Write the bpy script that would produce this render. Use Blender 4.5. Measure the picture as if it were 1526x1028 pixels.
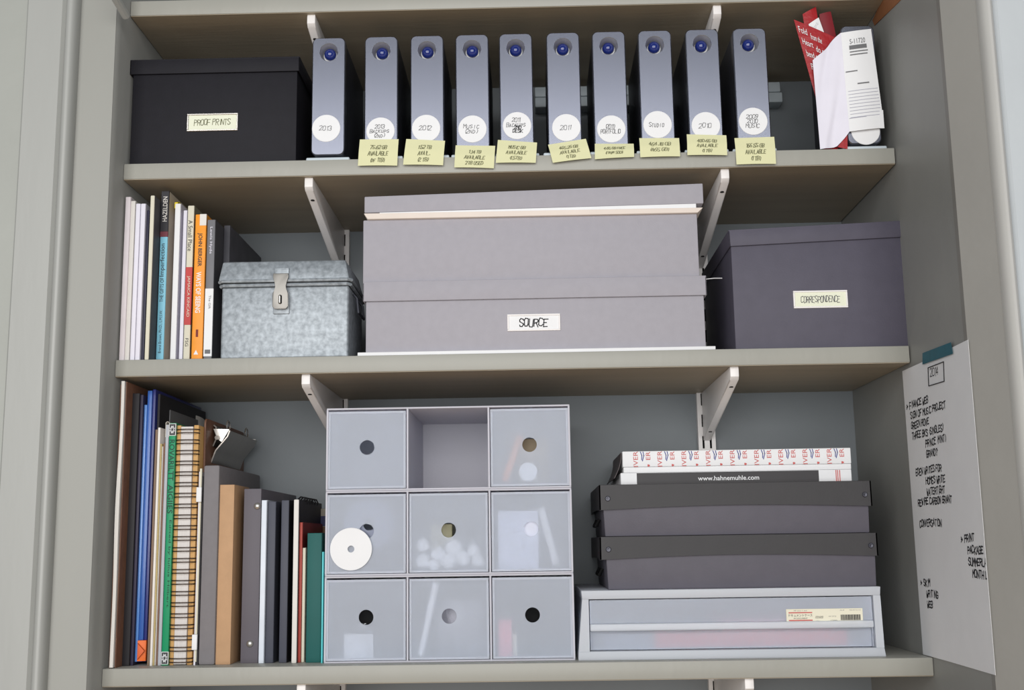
import bpy, bmesh, math, random
from mathutils import Vector, Matrix

random.seed(7)
for o in list(bpy.data.objects):
    bpy.data.objects.remove(o)
S = bpy.context.scene
C = S.collection

# ------------------------------------------------------------------ camera
# world: x along the shelves (0..1 m), y into the closet (0 = shelf front edge), z up (0 = lowest visible shelf top)
FPX, CAM = 1737.43, Vector((0.52682, -1.44623, 0.14052))
YAW, PITCH, ROLL = -0.01704, 0.16957, -0.01534
_f = Vector((math.sin(YAW)*math.cos(PITCH), math.cos(YAW)*math.cos(PITCH), math.sin(PITCH)))
_r = Vector((math.cos(YAW), -math.sin(YAW), 0)); _u = _r.cross(_f)
_r, _u = math.cos(ROLL)*_r + math.sin(ROLL)*_u, -math.sin(ROLL)*_r + math.cos(ROLL)*_u
cd = bpy.data.cameras.new('camera'); cam = bpy.data.objects.new('camera', cd); C.objects.link(cam)
cd.sensor_width = 36; cd.sensor_fit = 'HORIZONTAL'; cd.lens = FPX/1526*36; cd.clip_start = .02
cam.matrix_world = Matrix(((_r.x, _u.x, -_f.x, CAM.x), (_r.y, _u.y, -_f.y, CAM.y), (_r.z, _u.z, -_f.z, CAM.z), (0, 0, 0, 1)))
S.camera = cam

# ------------------------------------------------------------------ light
w = bpy.data.worlds.new('daylight'); S.world = w; w.use_nodes = True
w.node_tree.nodes['Background'].inputs[0].default_value = (.86, .93, 1, 1)
w.node_tree.nodes['Background'].inputs[1].default_value = .26
ld = bpy.data.lights.new('window_daylight', 'AREA'); ld.shape = 'RECTANGLE'; ld.size = 3.3; ld.size_y = 2.3; ld.energy = 109; ld.color = (1, .992, .98)
lo = bpy.data.objects.new('window_daylight', ld); C.objects.link(lo); lo.location = (.1, -3.1, .68); lo.rotation_euler = (math.radians(90), 0, 0)
vs = S.view_settings
vs.view_transform = 'Standard'; vs.look = 'None'; vs.gamma = 1; vs.use_curve_mapping = False; vs.exposure = 0.0

# ------------------------------------------------------------------ helpers
D = .275                                   # shelf depth / back wall
Z1B, Z2, Z3, Z4, TH = .842, .6367, .3782, 0.0, .021

def ray(u, v): return _f*FPX + _r*(u-763) - _u*(v-514)
def at(u, v, y):                           # pixel -> point on the plane at that depth
    d = ray(u, v); return CAM + d*((y-CAM.y)/d.y)
def atx(u, v, x):                          # pixel -> point on a side wall plane
    d = ray(u, v); return CAM + d*((x-CAM.x)/d.x)
def X(u, v, y): return at(u, v, y).x
def Zt(u, v, y): return at(u, v, y).z

def lin(c): return tuple(((x/255)/12.92 if x/255 <= .04045 else ((x/255+.055)/1.055)**2.4) for x in c)
MATS = {}
def mat(name, rgb, rough=.6, metal=0., var=.06, scale=30., bump=0., bscale=None, spec=.4, rgb2=None, stretch=None, coat=0., sheen=0.):
    if name in MATS: return MATS[name]
    m = bpy.data.materials.new(name); m.use_nodes = True; nt = m.node_tree; n = nt.nodes; L = nt.links
    p = n['Principled BSDF']; p.inputs['Roughness'].default_value = rough; p.inputs['Metallic'].default_value = metal
    p.inputs['Specular IOR Level'].default_value = spec; p.inputs['Coat Weight'].default_value = coat
    a = lin(rgb); b = lin(rgb2) if rgb2 else tuple(min(1, x*(1+var)) for x in a)
    if not rgb2: a = tuple(x*(1-var) for x in a)
    tc = n.new('ShaderNodeTexCoord'); mp = n.new('ShaderNodeMapping'); L.new(tc.outputs['Object'], mp.inputs[0])
    if stretch: mp.inputs['Scale'].default_value = stretch
    nz = n.new('ShaderNodeTexNoise'); nz.inputs['Scale'].default_value = scale; nz.inputs['Detail'].default_value = 5; L.new(mp.outputs[0], nz.inputs[0])
    cr = n.new('ShaderNodeValToRGB'); cr.color_ramp.elements[0].position = .3; cr.color_ramp.elements[1].position = .7
    cr.color_ramp.elements[0].color = (*a, 1); cr.color_ramp.elements[1].color = (*b, 1)
    L.new(nz.outputs[0], cr.inputs[0]); L.new(cr.outputs[0], p.inputs['Base Color'])
    if bump:
        nb = n.new('ShaderNodeTexNoise'); nb.inputs['Scale'].default_value = bscale or scale*3; nb.inputs['Detail'].default_value = 4; L.new(mp.outputs[0], nb.inputs[0])
        bp = n.new('ShaderNodeBump'); bp.inputs['Strength'].default_value = bump; bp.inputs['Distance'].default_value = .002
        L.new(nb.outputs[0], bp.inputs['Height']); L.new(bp.outputs[0], p.inputs['Normal'])
    MATS[name] = m; return m

def frosted(name, rgb, fac=.45, rough=.28, tl=.25):
    m = bpy.data.materials.new(name); m.use_nodes = True; nt = m.node_tree; n = nt.nodes; L = nt.links
    p = n['Principled BSDF']; p.inputs['Base Color'].default_value = (*lin(rgb), 1); p.inputs['Roughness'].default_value = .4
    g = n.new('ShaderNodeBsdfRefraction'); g.inputs['IOR'].default_value = 1.03; g.inputs['Roughness'].default_value = rough; g.inputs['Color'].default_value = (.97, .98, 1, 1)
    t = n.new('ShaderNodeBsdfTranslucent'); t.inputs['Color'].default_value = (*lin(rgb), 1)
    m1 = n.new('ShaderNodeMixShader'); m1.inputs[0].default_value = tl; L.new(p.outputs[0], m1.inputs[1]); L.new(t.outputs[0], m1.inputs[2])
    m2 = n.new('ShaderNodeMixShader'); m2.inputs[0].default_value = fac; L.new(m1.outputs[0], m2.inputs[1]); L.new(g.outputs[0], m2.inputs[2])
    nz = n.new('ShaderNodeTexNoise'); nz.inputs['Scale'].default_value = 400
    bp = n.new('ShaderNodeBump'); bp.inputs['Strength'].default_value = .05; bp.inputs['Distance'].default_value = .0005
    L.new(nz.outputs[0], bp.inputs['Height']); L.new(bp.outputs[0], p.inputs['Normal'])
    L.new(m2.outputs[0], n['Material Output'].inputs[0]); return m

class B:
    def __init__(s): s.bm = bmesh.new()
    def box(s, x0, x1, y0, y1, z0, z1, bev=0., seg=2):
        vv = [s.bm.verts.new(c) for c in ((x0,y0,z0),(x1,y0,z0),(x1,y1,z0),(x0,y1,z0),(x0,y0,z1),(x1,y0,z1),(x1,y1,z1),(x0,y1,z1))]
        ff = [s.bm.faces.new([vv[i] for i in q]) for q in ((3,2,1,0),(4,5,6,7),(0,1,5,4),(1,2,6,5),(2,3,7,6),(3,0,4,7))]
        if bev:
            es = list({e for f in ff for e in f.edges})
            bmesh.ops.bevel(s.bm, geom=es, offset=bev, segments=seg, affect='EDGES', profile=.5)
        return s
    def hexa(s, pts, bev=0.):              # 8 corner points ordered as in box
        vv = [s.bm.verts.new(c) for c in pts]
        ff = [s.bm.faces.new([vv[i] for i in q]) for q in ((3,2,1,0),(4,5,6,7),(0,1,5,4),(1,2,6,5),(2,3,7,6),(3,0,4,7))]
        if bev:
            bmesh.ops.bevel(s.bm, geom=list({e for f in ff for e in f.edges}), offset=bev, segments=2, affect='EDGES', profile=.5)
        return s
    def prism(s, pts, axis, a0, a1, bev=0.):   # closed 2D outline extruded along an axis
        def P(p, a): return (a, p[0], p[1]) if axis == 'x' else (p[0], a, p[1]) if axis == 'y' else (p[0], p[1], a)
        A = [s.bm.verts.new(P(p, a0)) for p in pts]; Bv = [s.bm.verts.new(P(p, a1)) for p in pts]
        n = len(pts); ff = [s.bm.faces.new(A), s.bm.faces.new(Bv[::-1])]
        for i in range(n): ff.append(s.bm.faces.new((A[i], Bv[i], Bv[(i+1) % n], A[(i+1) % n])))
        if bev:
            bmesh.ops.bevel(s.bm, geom=list({e for f in ff[:2] for e in f.edges}), offset=bev, segments=2, affect='EDGES', profile=.5)
        return s
    def strip(s, pts, axis, a0, a1):        # open 2D polyline extruded along an axis
        def P(p, a): return (a, p[0], p[1]) if axis == 'x' else (p[0], a, p[1]) if axis == 'y' else (p[0], p[1], a)
        A = [s.bm.verts.new(P(p, a0)) for p in pts]; Bv = [s.bm.verts.new(P(p, a1)) for p in pts]
        for i in range(len(pts)-1): s.bm.faces.new((A[i], A[i+1], Bv[i+1], Bv[i]))
        return s
    def tube(s, pts, r, seg=8, cap=True, closed=False):
        pts = [Vector(p) for p in pts]; rings = []; n = len(pts); prev = None
        for i, p in enumerate(pts):
            a = pts[(i-1) % n] if (closed or i) else p; b = pts[(i+1) % n] if (closed or i < n-1) else p
            t = (b-a).normalized()
            if prev is None:
                prev = t.orthogonal().normalized()
            prev = (prev - t*prev.dot(t)).normalized(); q = t.cross(prev)
            rings.append([s.bm.verts.new(p + prev*(r*math.cos(2*math.pi*k/seg)) + q*(r*math.sin(2*math.pi*k/seg))) for k in range(seg)])
        for i in range(n if closed else n-1):
            A, Bv = rings[i], rings[(i+1) % n]
            for k in range(seg): s.bm.faces.new((A[k], A[(k+1) % seg], Bv[(k+1) % seg], Bv[k]))
        if cap and not closed: s.bm.faces.new(rings[0][::-1]); s.bm.faces.new(rings[-1])
        return s
    def lathe(s, prof, c, axis='y', seg=28):   # prof: (radius, along axis)
        c = Vector(c); rings = []
        for r, a in prof:
            ring = []
            if r < 1e-7:
                ring = [s.bm.verts.new(c + (Vector((0, a, 0)) if axis == 'y' else Vector((0, 0, a)) if axis == 'z' else Vector((a, 0, 0))))]
            else:
                for k in range(seg):
                    t = 2*math.pi*k/seg; x, y = r*math.cos(t), r*math.sin(t)
                    ring.append(s.bm.verts.new(c + (Vector((x, a, y)) if axis == 'y' else Vector((x, y, a)) if axis == 'z' else Vector((a, x, y)))))
            rings.append(ring)
        for A, Bv in zip(rings, rings[1:]):
            for k in range(seg):
                k2 = (k+1) % seg
                if len(A) == 1 and len(Bv) == 1: continue
                if len(A) == 1: s.bm.faces.new((A[0], Bv[k2], Bv[k]))
                elif len(Bv) == 1: s.bm.faces.new((A[k], A[k2], Bv[0]))
                else: s.bm.faces.new((A[k], A[k2], Bv[k2], Bv[k]))
        return s
    def grid(s, fn, nu, nv):
        g = [[s.bm.verts.new(fn(i/nu, j/nv)) for i in range(nu+1)] for j in range(nv+1)]
        for j in range(nv):
            for i in range(nu): s.bm.faces.new((g[j][i], g[j][i+1], g[j+1][i+1], g[j+1][i]))
        return s
    def solid(s, t):                        # give an open sheet a real thickness
        bmesh.ops.recalc_face_normals(s.bm, faces=s.bm.faces[:])
        bmesh.ops.solidify(s.bm, geom=s.bm.faces[:], thickness=t); return s
    def holed(s, outer, c, r, y, t):        # convex outline (x,z) with a round hole, thickness t along +y
        outer = sorted(outer, key=lambda p: math.atan2(p[1]-c[1], p[0]-c[0])); n = len(outer)
        inn = []
        for p in outer:
            a = math.atan2(p[1]-c[1], p[0]-c[0]); inn.append((c[0]+r*math.cos(a), c[1]+r*math.sin(a)))
        V = lambda pts, yy: [s.bm.verts.new((p[0], yy, p[1])) for p in pts]
        o0, i0, o1, i1 = V(outer, y), V(inn, y), V(outer, y+t), V(inn, y+t)
        for k in range(n):
            k2 = (k+1) % n
            s.bm.faces.new((o0[k], o0[k2], i0[k2], i0[k])); s.bm.faces.new((o1[k2], o1[k], i1[k], i1[k2]))
            s.bm.faces.new((i0[k], i0[k2], i1[k2], i1[k])); s.bm.faces.new((o0[k2], o0[k], o1[k], o1[k2]))
        return s
    def rot(s, ang, axis, c):
        bmesh.ops.rotate(s.bm, cent=c, matrix=Matrix.Rotation(ang, 3, axis), verts=s.bm.verts[:]); return s

def rrect(x0, x1, z0, z1, r, seg=6, side=0):
    pts = []
    for cx, cz, a0 in ((x1-r, z1-r, 0), (x0+r, z1-r, 90), (x0+r, z0+r, 180), (x1-r, z0+r, 270)):
        for k in range(seg+1):
            a = math.radians(a0+90*k/seg); pts.append((cx+r*math.cos(a), cz+r*math.sin(a)))
    if side:
        out = []
        for i, p in enumerate(pts):
            q = pts[(i+1) % len(pts)]; out.append(p)
            if math.hypot(q[0]-p[0], q[1]-p[1]) > r*1.2:
                out += [(p[0]+(q[0]-p[0])*k/side, p[1]+(q[1]-p[1])*k/side) for k in range(1, side)]
        pts = out
    return pts

BASE = {}
def finish(b, base, name, m, smooth=35):
    me = bpy.data.meshes.new(name)
    bmesh.ops.recalc_face_normals(b.bm, faces=b.bm.faces[:])
    bmesh.ops.translate(b.bm, vec=-Vector(base), verts=b.bm.verts[:])
    b.bm.to_mesh(me); b.bm.free(); me.materials.append(m)
    if smooth:
        me.polygons.foreach_set('use_smooth', [True]*len(me.polygons)); me.set_sharp_from_angle(angle=math.radians(smooth))
    return me
def thing(name, label, cat, base, group=None):
    o = bpy.data.objects.new(name, None); C.objects.link(o); o.location = base; o.empty_display_size = .02
    o['label'] = label; o['category'] = cat
    if group: o['group'] = group
    BASE[o.name] = Vector(base); return o
def part(parent, name, b, m, label=None, smooth=35):
    me = finish(b, BASE[parent.name], name, m, smooth)
    o = bpy.data.objects.new(name, me); C.objects.link(o); o.parent = parent; BASE[o.name] = BASE[parent.name]
    if label: o['label'] = label
    return o
def single(name, b, m, label, cat, base, group=None, smooth=35):
    o = bpy.data.objects.new(name, finish(b, base, name, m, smooth)); C.objects.link(o); o.location = base
    o['label'] = label; o['category'] = cat
    if group: o['group'] = group
    BASE[o.name] = Vector(base); return o
def struct(name, b, m, label=None, smooth=35):
    o = bpy.data.objects.new(name, finish(b, (0, 0, 0), name, m, smooth)); C.objects.link(o); o['kind'] = 'structure'
    if label: o['label'] = label
    BASE[o.name] = Vector((0, 0, 0)); return o
def copy_tree(o, parent=None, loc=None):
    c = o.copy(); C.objects.link(c); c.parent = parent
    if loc is not None: c.location = loc; BASE[c.name] = Vector(loc)
    else: BASE[c.name] = BASE[parent.name]
    for ch in list(o.children): copy_tree(ch, c)
    return c

# ---------------------------------------------------------------- lettering
G = dict(A='00 26 40|12 32', B='00 06 36 45 44 33 03|33 42 41 30 00', C='45 36 16 05 01 10 30 41', D='00 06 26 44 42 20 00', E='46 06 00 40|03 33',
 F='46 06 00|03 33', G='45 36 16 05 01 10 30 41 43 23', H='06 00|46 40|03 43', I='26 20', J='46 41 30 10 01', K='06 00|46 03 40', L='06 00 40',
 M='00 06 23 46 40', N='00 06 40 46', O='16 05 01 10 30 41 45 36 16', P='00 06 36 45 44 33 03', R='00 06 36 45 44 33 03|23 40', S='45 36 16 05 04 42 41 30 10 01',
 T='06 46|26 20', U='06 01 10 30 41 46', V='06 20 46', W='06 10 23 30 46', X='06 40|00 46', Y='06 23 46|23 20', Z='06 46 00 40', Q='16 05 01 10 30 41 45 36 16|22 40')
G.update({'0': '16 05 01 10 30 41 45 36 16', '1': '15 26 20', '2': '05 16 36 45 44 00 40', '3': '05 16 36 45 44 33 42 41 30 10 01|23 33', '4': '30 36 02 42', '5': '46 06 03 33 42 41 30 10 01',
 '6': '46 26 03 01 10 30 41 42 33 03', '7': '06 46 10', '8': '13 05 16 36 45 33 13 02 01 10 30 41 42 33', '9': '01 10 30 45 36 16 05 04 13 43', '(': '36 24 22 30', ')': '16 24 22 10',
 '.': '20 21', '-': '13 33', '?': '05 16 36 45 34 23|20 21', '/': '00 46', ',': '21 10', '>': '04 32 00|32 02'})
def strokes(lines, h, lead=1.45, align='c', slant=.1, jit=.05, aspect=.62, seed=1, fit=None):
    rnd = random.Random(seed); out = []
    for li, line in enumerate(lines):
        ind = 0
        if isinstance(line, tuple): ind, line = line
        adv = h*aspect*1.28; wd = sum(adv*(.55 if c in ' .,I1(' else 1) for c in line); x = ind if align == 'l' else -wd/2
        yb = -li*h*lead
        for ch in line:
            sc = .78 if ch.islower() else 1.; g = G.get(ch.upper())
            if g:
                dy = rnd.uniform(-jit, jit)*h
                for pl in g.split('|'):
                    out.append([(x + (int(q[0])/4*aspect*h + rnd.uniform(-jit, jit)*h*.5)*sc + slant*int(q[1])/6*h,
                                 yb + dy + (int(q[1])/6*h + rnd.uniform(-jit, jit)*h*.5)*sc) for q in pl.split()])
            x += adv*(.55 if ch in ' .,I1(' else 1)
    if fit:                                 # squeeze to a given width
        m = max(abs(p[0]) for pl in out for p in pl)
        if m*2 > fit: out = [[(p[0]*fit/(2*m), p[1]) for p in pl] for pl in out]
    return out
def ribbons(b, pls, wd, fn):
    for pl in pls:
        for (x0, y0), (x1, y1) in zip(pl, pl[1:]):
            d = math.hypot(x1-x0, y1-y0) or 1e-6; tx, ty = (x1-x0)/d*wd/2, (y1-y0)/d*wd/2; nx, ny = -ty, tx
            b.bm.faces.new([b.bm.verts.new(fn(*q)) for q in ((x0-tx-nx, y0-ty-ny), (x1+tx-nx, y1+ty-ny), (x1+tx+nx, y1+ty+ny), (x0-tx+nx, y0-ty+ny))])
    return b
def facing(x, y, z): return lambda s, t: Vector((x+s, y, z+t))       # writing on a face that looks out of the closet
def printed(b, body, length, height, fn, align='c', bold=0.):         # type set in the built-in font, fitted to length x height
    cu = bpy.data.curves.new('t', 'FONT'); cu.body = body; cu.size = 1; cu.offset = bold; cu.resolution_u = 3; cu.fill_mode = 'FRONT'
    o = bpy.data.objects.new('t', cu); C.objects.link(o); me = bpy.data.meshes.new_from_object(o)
    bpy.data.objects.remove(o); bpy.data.curves.remove(cu)
    if not me or not me.vertices: return b
    xs = [v.co.x for v in me.vertices]; ys = [v.co.y for v in me.vertices]
    sx, sy = length/(max(xs)-min(xs)), height/(max(ys)-min(ys)); x0 = min(xs) if align == 'l' else (min(xs)+max(xs))/2; y0 = (min(ys)+max(ys))/2
    vv = [b.bm.verts.new(fn((v.co.x-x0)*sx, (v.co.y-y0)*sy)) for v in me.vertices]
    for p in me.polygons:
        try: b.bm.faces.new([vv[i] for i in p.vertices])
        except ValueError: pass
    bpy.data.meshes.remove(me); return b
def down(x, y, z): return lambda s, t: Vector((x+t, y, z-s))          # spine type reading downwards
def upw(x, y, z): return lambda s, t: Vector((x-t, y, z+s))           # spine type reading upwards

# ---------------------------------------------------------------- materials
PAINT = mat('grey_paint', (158, 157, 149), .42, var=.05, scale=4, bump=.25, bscale=60, spec=.45, stretch=(1, 1, .35))
WALLP = mat('wall_paint', (143, 143, 139), .45, var=.06, scale=5, bump=.25, bscale=40, spec=.4)
BACKP = mat('back_wall_paint', (120, 126, 130), .5, var=.06, scale=5, bump=.2, bscale=40, spec=.4)
TRIMP = mat('trim_paint', (160, 161, 157), .35, var=.04, scale=6, bump=.35, bscale=25, spec=.5, stretch=(1, 1, .2))
WHITE_METAL = mat('white_enamel', (232, 228, 226), .3, var=.02)
DARK = mat('dark_hole', (16, 16, 18), .8)
ALU = mat('anodised_aluminium', (120, 123, 135), .27, .9, var=.02, scale=200)
ALU_SIDE = mat('dark_shell', (58, 60, 68), .5, .4)
BLUE = mat('blue_button', (8, 32, 110), .12, spec=.7)
RING = mat('silver_recess', (176, 176, 176), .35, .6)
STAND = mat('pale_foot', (196, 206, 212), .4)
WHITE = mat('white_paper', (230, 230, 231), .6, var=.015)
OFFW = mat('offwhite_paper', (222, 218, 212), .65, var=.03)
LAV = mat('lavender_white_paper', (222, 219, 230), .5, var=.02)
CREAM = mat('cream_paper', (214, 209, 190), .65, var=.03)
STICKY = mat('yellow_sticky', (220, 218, 174), .7, var=.02)
INK = mat('black_ink', (34, 34, 38), .6); PENCIL = mat('grey_pencil', (112, 112, 114), .7); OLIVEINK = mat('olive_pen', (112, 112, 82), .7)
BLACKBOX = mat('black_board', (27, 26, 32), .65, var=.08, scale=60, bump=.08, bscale=500, spec=.25)
CHARBOX = mat('charcoal_board', (80, 77, 90), .6, var=.05, scale=50, bump=.08, bscale=500)
RIVB = mat('charcoal_riveted', (88, 85, 94), .6, var=.04, scale=50, bump=.08, bscale=500)
LIDBLK = mat('black_lid_board', (47, 45, 47), .5, var=.05, scale=50, bump=.05, bscale=400)
GREYBOX = mat('grey_board', (163, 160, 167), .7, var=.025, scale=90, bump=.1, bscale=600)
GALV = mat('galvanised_steel', (128, 134, 139), .45, .3, scale=150, rgb2=(170, 177, 183), bump=.1, bscale=300)
GALV2 = mat('steel_hasp', (140, 137, 132), .4, .5); NICKEL = mat('polished_nickel', (196, 192, 186), .22, .85)
CARDF = mat('label_card', (226, 228, 206), .6, var=.02)
FROST = frosted('frosted_polypropylene', (226, 232, 244), .55, .2, .3)
FROSTC = frosted('frosted_case', (228, 227, 236), .13, .35, .3)
FROSTR = frosted('frosted_rim', (226, 230, 240), .4, .25, .3)
BROWN = mat('brown_hardboard', (112, 78, 60), .55, var=.12, scale=80)
KRAFT = mat('kraft_card', (186, 148, 112), .7, var=.05, scale=60)

# ---------------------------------------------------------------- setting
b = B(); b.box(-.25, 1.35, D, D+.03, -1.2, 1.25); struct('wall_back', b, BACKP, 'blue grey painted back wall of the closet')
def col(pairs, v=620): return [(X(u, v, y), y) for u, y in pairs]
# left side: closet wall, jamb face, round bead, flat casing (plan outline taken upwards)
L0 = [(0, D), (0, -.035)]
e = X(146, 620, -.037)
b = B(); b.prism([(-.12, D), (0, D), (0, -.03), (e, -.037), (-.12, -.037)], 'z', -1.2, 1.25); struct('wall_left', b, WALLP, 'grey painted left side wall of the closet')
j = [(e+.0005, -.037), (X(91, 620, -.045), -.045)]
bx0, bx1 = X(91, 620, -.045), X(66, 620, -.055)
bead = [((bx0+bx1)/2+(bx0-bx1)/2*math.cos(math.radians(a)), -.048-.014*math.sin(math.radians(a))) for a in range(0, 181, 20)]
b = B(); b.prism([j[0], j[1], (bx1, -.045), (bx1, -.01), (e, -.01)], 'z', -1.2, 1.25); struct('trim_1', b, mat('jamb_paint', (148, 148, 142), .4, var=.04, scale=5, bump=.3, bscale=30, stretch=(1, 1, .3)), 'flat grey jamb face on the left')
b = B(); b.prism(bead + [(bx1, -.03), (bx0, -.03)], 'z', -1.2, 1.25); struct('trim_2', b, TRIMP, 'rounded pale bead of the left door casing')
b = B(); ex = X(3, 620, -.054)
b = B(); b.prism([(bx1, -.049), (bx1-.005, -.054), (ex+.003, -.054), (ex, -.05), (ex, -.01), (bx1, -.01)], 'z', -1.2, 1.25); struct('trim_3', b, TRIMP, 'flat pale left door casing')
b = B(); b.prism([(ex-.0008, -.046), (ex-.12, -.046), (ex-.12, -.01), (ex-.0008, -.01)], 'z', -1.2, 1.25); struct('trim_9', b, mat('outer_casing_paint', (158, 160, 154), .4, var=.04, scale=6, bump=.3, bscale=25), 'outer band of the left door casing')
# right side
e = X(1446, 560, -.2)
W1 = 1.0
b = B(); b.prism([(W1+.12, D), (W1, D), (W1, -.05), (e, -.2), (W1+.12, -.2)], 'z', -1.2, 1.25); struct('wall_right', b, WALLP, 'grey painted right side wall of the closet')
rx0, rx1 = X(1503, 560, -.225), X(1531, 560, -.235)
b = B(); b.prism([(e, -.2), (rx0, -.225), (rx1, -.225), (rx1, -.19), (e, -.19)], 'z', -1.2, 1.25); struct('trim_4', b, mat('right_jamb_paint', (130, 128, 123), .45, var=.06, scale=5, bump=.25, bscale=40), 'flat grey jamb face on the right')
bead = [((rx0+rx1)/2-(rx1-rx0)/2*math.cos(math.radians(a)), -.226-.015*math.sin(math.radians(a))) for a in range(0, 181, 20)]
b = B(); b.prism(bead + [(rx1, -.2), (rx0, -.2)], 'z', -1.2, 1.25); struct('trim_5', b, mat('right_bead_paint', (180, 179, 175), .35, var=.04, scale=6, bump=.3, bscale=25), 'rounded pale bead of the right door casing')
b = B(); b.prism([(rx1, -.228), (rx1+.005, -.232), (rx1+.12, -.232), (rx1+.125, -.19), (rx1, -.19)], 'z', -1.2, 1.25); struct('trim_6', b, mat('right_casing_paint', (184, 189, 192), .35, var=.04, scale=6, bump=.3, bscale=25), 'flat pale right door casing')
b = B(); b.box(-1.5, 2.5, -3.4, D, -1.23, -1.2)
struct('floor', b, mat('oak_floor', (200, 168, 132), .5, var=.12, scale=6, stretch=(.3, 6, 1)), 'warm oak floor in front of the closet')
# small rounded batten at the top of the left jamb
p0, p1 = at(188, 24, -.05), at(150, -40, -.12)
b = B(); b.tube([p0, p0+(p1-p0)*.5, p1], .0055, 10); struct('trim_7', b, TRIMP, 'short rounded batten end in the upper left corner')
# bare wood scrap at the top right
q = [atx(1316, -4, W1-.001), atx(1346, -4, W1-.001), atx(1303, 38, W1-.001), atx(1300, 30, W1-.001)]
b = B(); b.hexa([q[3], q[2], q[2]+Vector((.004, 0, 0)), q[3]+Vector((.004, 0, 0)), q[0]-Vector((0, 0, 0)), q[1], q[1]+Vector((.004, 0, 0)), q[0]+Vector((.004, 0, 0))])
struct('trim_8', b, mat('raw_pine', (142, 92, 58), .7, var=.1, scale=20), 'strip of bare wood beside the topmost shelf')

UNDER = mat('taupe_bounce_tint', (160, 148, 128), .5, var=.08, scale=5, stretch=(.5, 6, 1), bump=.15, bscale=30)  # warm bounce off the wooden floor, put into the underside colour
def shelf(z, x1, label):
    b = B(); b.box(.0005, x1, 0, D, z-TH, z, .0012, 2)
    t = thing('wooden_shelf', label, 'shelf', (.5, 0, z-TH), 'grey shelves in the closet'); part(t, 'board', b, PAINT)
    b = B(); b.box(.001, x1-.0005, .0012, D-.0005, z-TH-.0006, z-TH+.0004); part(t, 'underside', b, UNDER, 'brownish underside tinted for warm floor bounce')
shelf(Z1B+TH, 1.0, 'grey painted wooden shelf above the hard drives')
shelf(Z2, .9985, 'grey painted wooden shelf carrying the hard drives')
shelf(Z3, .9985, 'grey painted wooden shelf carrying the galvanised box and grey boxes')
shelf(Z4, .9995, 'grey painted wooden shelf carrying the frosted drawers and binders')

# ---------------------------------------------------------------- wall tracks and brackets
XB = [X(456, 556, .008), X(1094, 545, .008)]
YT = D-.012
def track(x, label):
    t = thing('slotted_wall_track', label, 'wall track', (x, D, -.4), 'slotted shelf tracks')
    b = B(); z0, z1, hw = -.4, .86, .0125
    b.box(x-hw, x-hw+.0015, YT, D, z0, z1); b.box(x+hw-.0015, x+hw, YT, D, z0, z1)
    for a, c in ((-hw+.0015, -.0068), (-.0038, .0038), (.0068, hw-.0015)): b.box(x+a, x+c, YT, YT+.0015, z0, z1)
    n = 40; pitch = (z1-z0)/n
    for k in range(n):
        za = z0+k*pitch
        for a, c in ((-.0068, -.0038), (.0038, .0068)): b.box(x+a, x+c, YT, YT+.0015, za, za+pitch*.42)
    part(t, 'rail', b, WHITE_METAL)
    b = B(); b.box(x-hw+.0016, x+hw-.0016, D-.003, D-.001, z0, z1); part(t, 'channel_back', b, DARK)
track(XB[0], 'white slotted steel wall track behind the galvanised metal box')
track(XB[1], 'white slotted steel wall track above the white paper boxes')
def bracket(x, z, label):
    t = thing('shelf_bracket', label, 'shelf bracket', (x, .008, z), 'white shelf brackets')
    hw = .0056
    prof = [(.008, z-.0003), (.0068, z-.004), (.0068, z-.013), (.012, z-.0175), (YT-.012, z-.066), (YT-.001, z-.071), (YT-.001, z-.0003)]
    b = B(); b.prism(prof, 'x', x-hw, x+hw, .0014); part(t, 'arm', b, WHITE_METAL)
    for y in (.036, YT-.035):
        f = (y-.012)/(YT-.024); zz = z-.0175-.0485*f
        b = B(); b.lathe([(0, -.0004), (.0026, -.0004), (.0026, .001), (0, .001)], (x, y, zz-.0003), 'z', 14)
        o = part(t, 'screw_hole', b, DARK)
zs = [(Z1B, 'topmost shelf'), (Z2-TH, 'hard drive shelf'), (Z3-TH, 'grey box shelf'), (Z4-TH, 'lowest shelf')]
for z, nm in zs:
    for k, (dx, where) in enumerate(((0, 'nearer the left jamb'), (0, 'nearer the right wall'))):
        bracket(XB[k], z, f'white steel bracket under the {nm}, {["on the track behind the metal box", "on the track behind the paper boxes"][k]}')

# ---------------------------------------------------------------- boxes
def label_holder(t, uL, uR, vT, vB, y, lines, mframe, mcard, ink=PENCIL, h=.0075, wd=.0009, seed=3):
    x0, x1 = X(uL, (vT+vB)/2, y), X(uR, (vT+vB)/2, y); z1, z0 = Zt((uL+uR)/2, vT, y), Zt((uL+uR)/2, vB, y); f = .0022
    b = B()
    for a in ((x0, x1, z1-f, z1), (x0, x1, z0, z0+f), (x0, x0+f, z0+f, z1-f), (x1-f, x1, z0+f, z1-f)): b.box(a[0], a[1], y-.002, y+.0005, a[2], a[3], .0005, 1)
    o = part(t, 'label_holder', b, mframe)
    b = B(); b.box(x0+f*.6, x1-f*.6, y-.0009, y+.0003, z0+f*.6, z1-f*.6); part(o, 'label_card', b, mcard)
    b = B(); ribbons(b, strokes(lines, h, seed=seed, slant=.12, jit=.09, fit=(x1-x0)*(.72 if len(lines[0]) > 8 else .54)), wd, facing((x0+x1)/2, y-.0013, (z0+z1)/2-h/2)); part(o, 'handwriting', b, ink, smooth=0)

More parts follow.
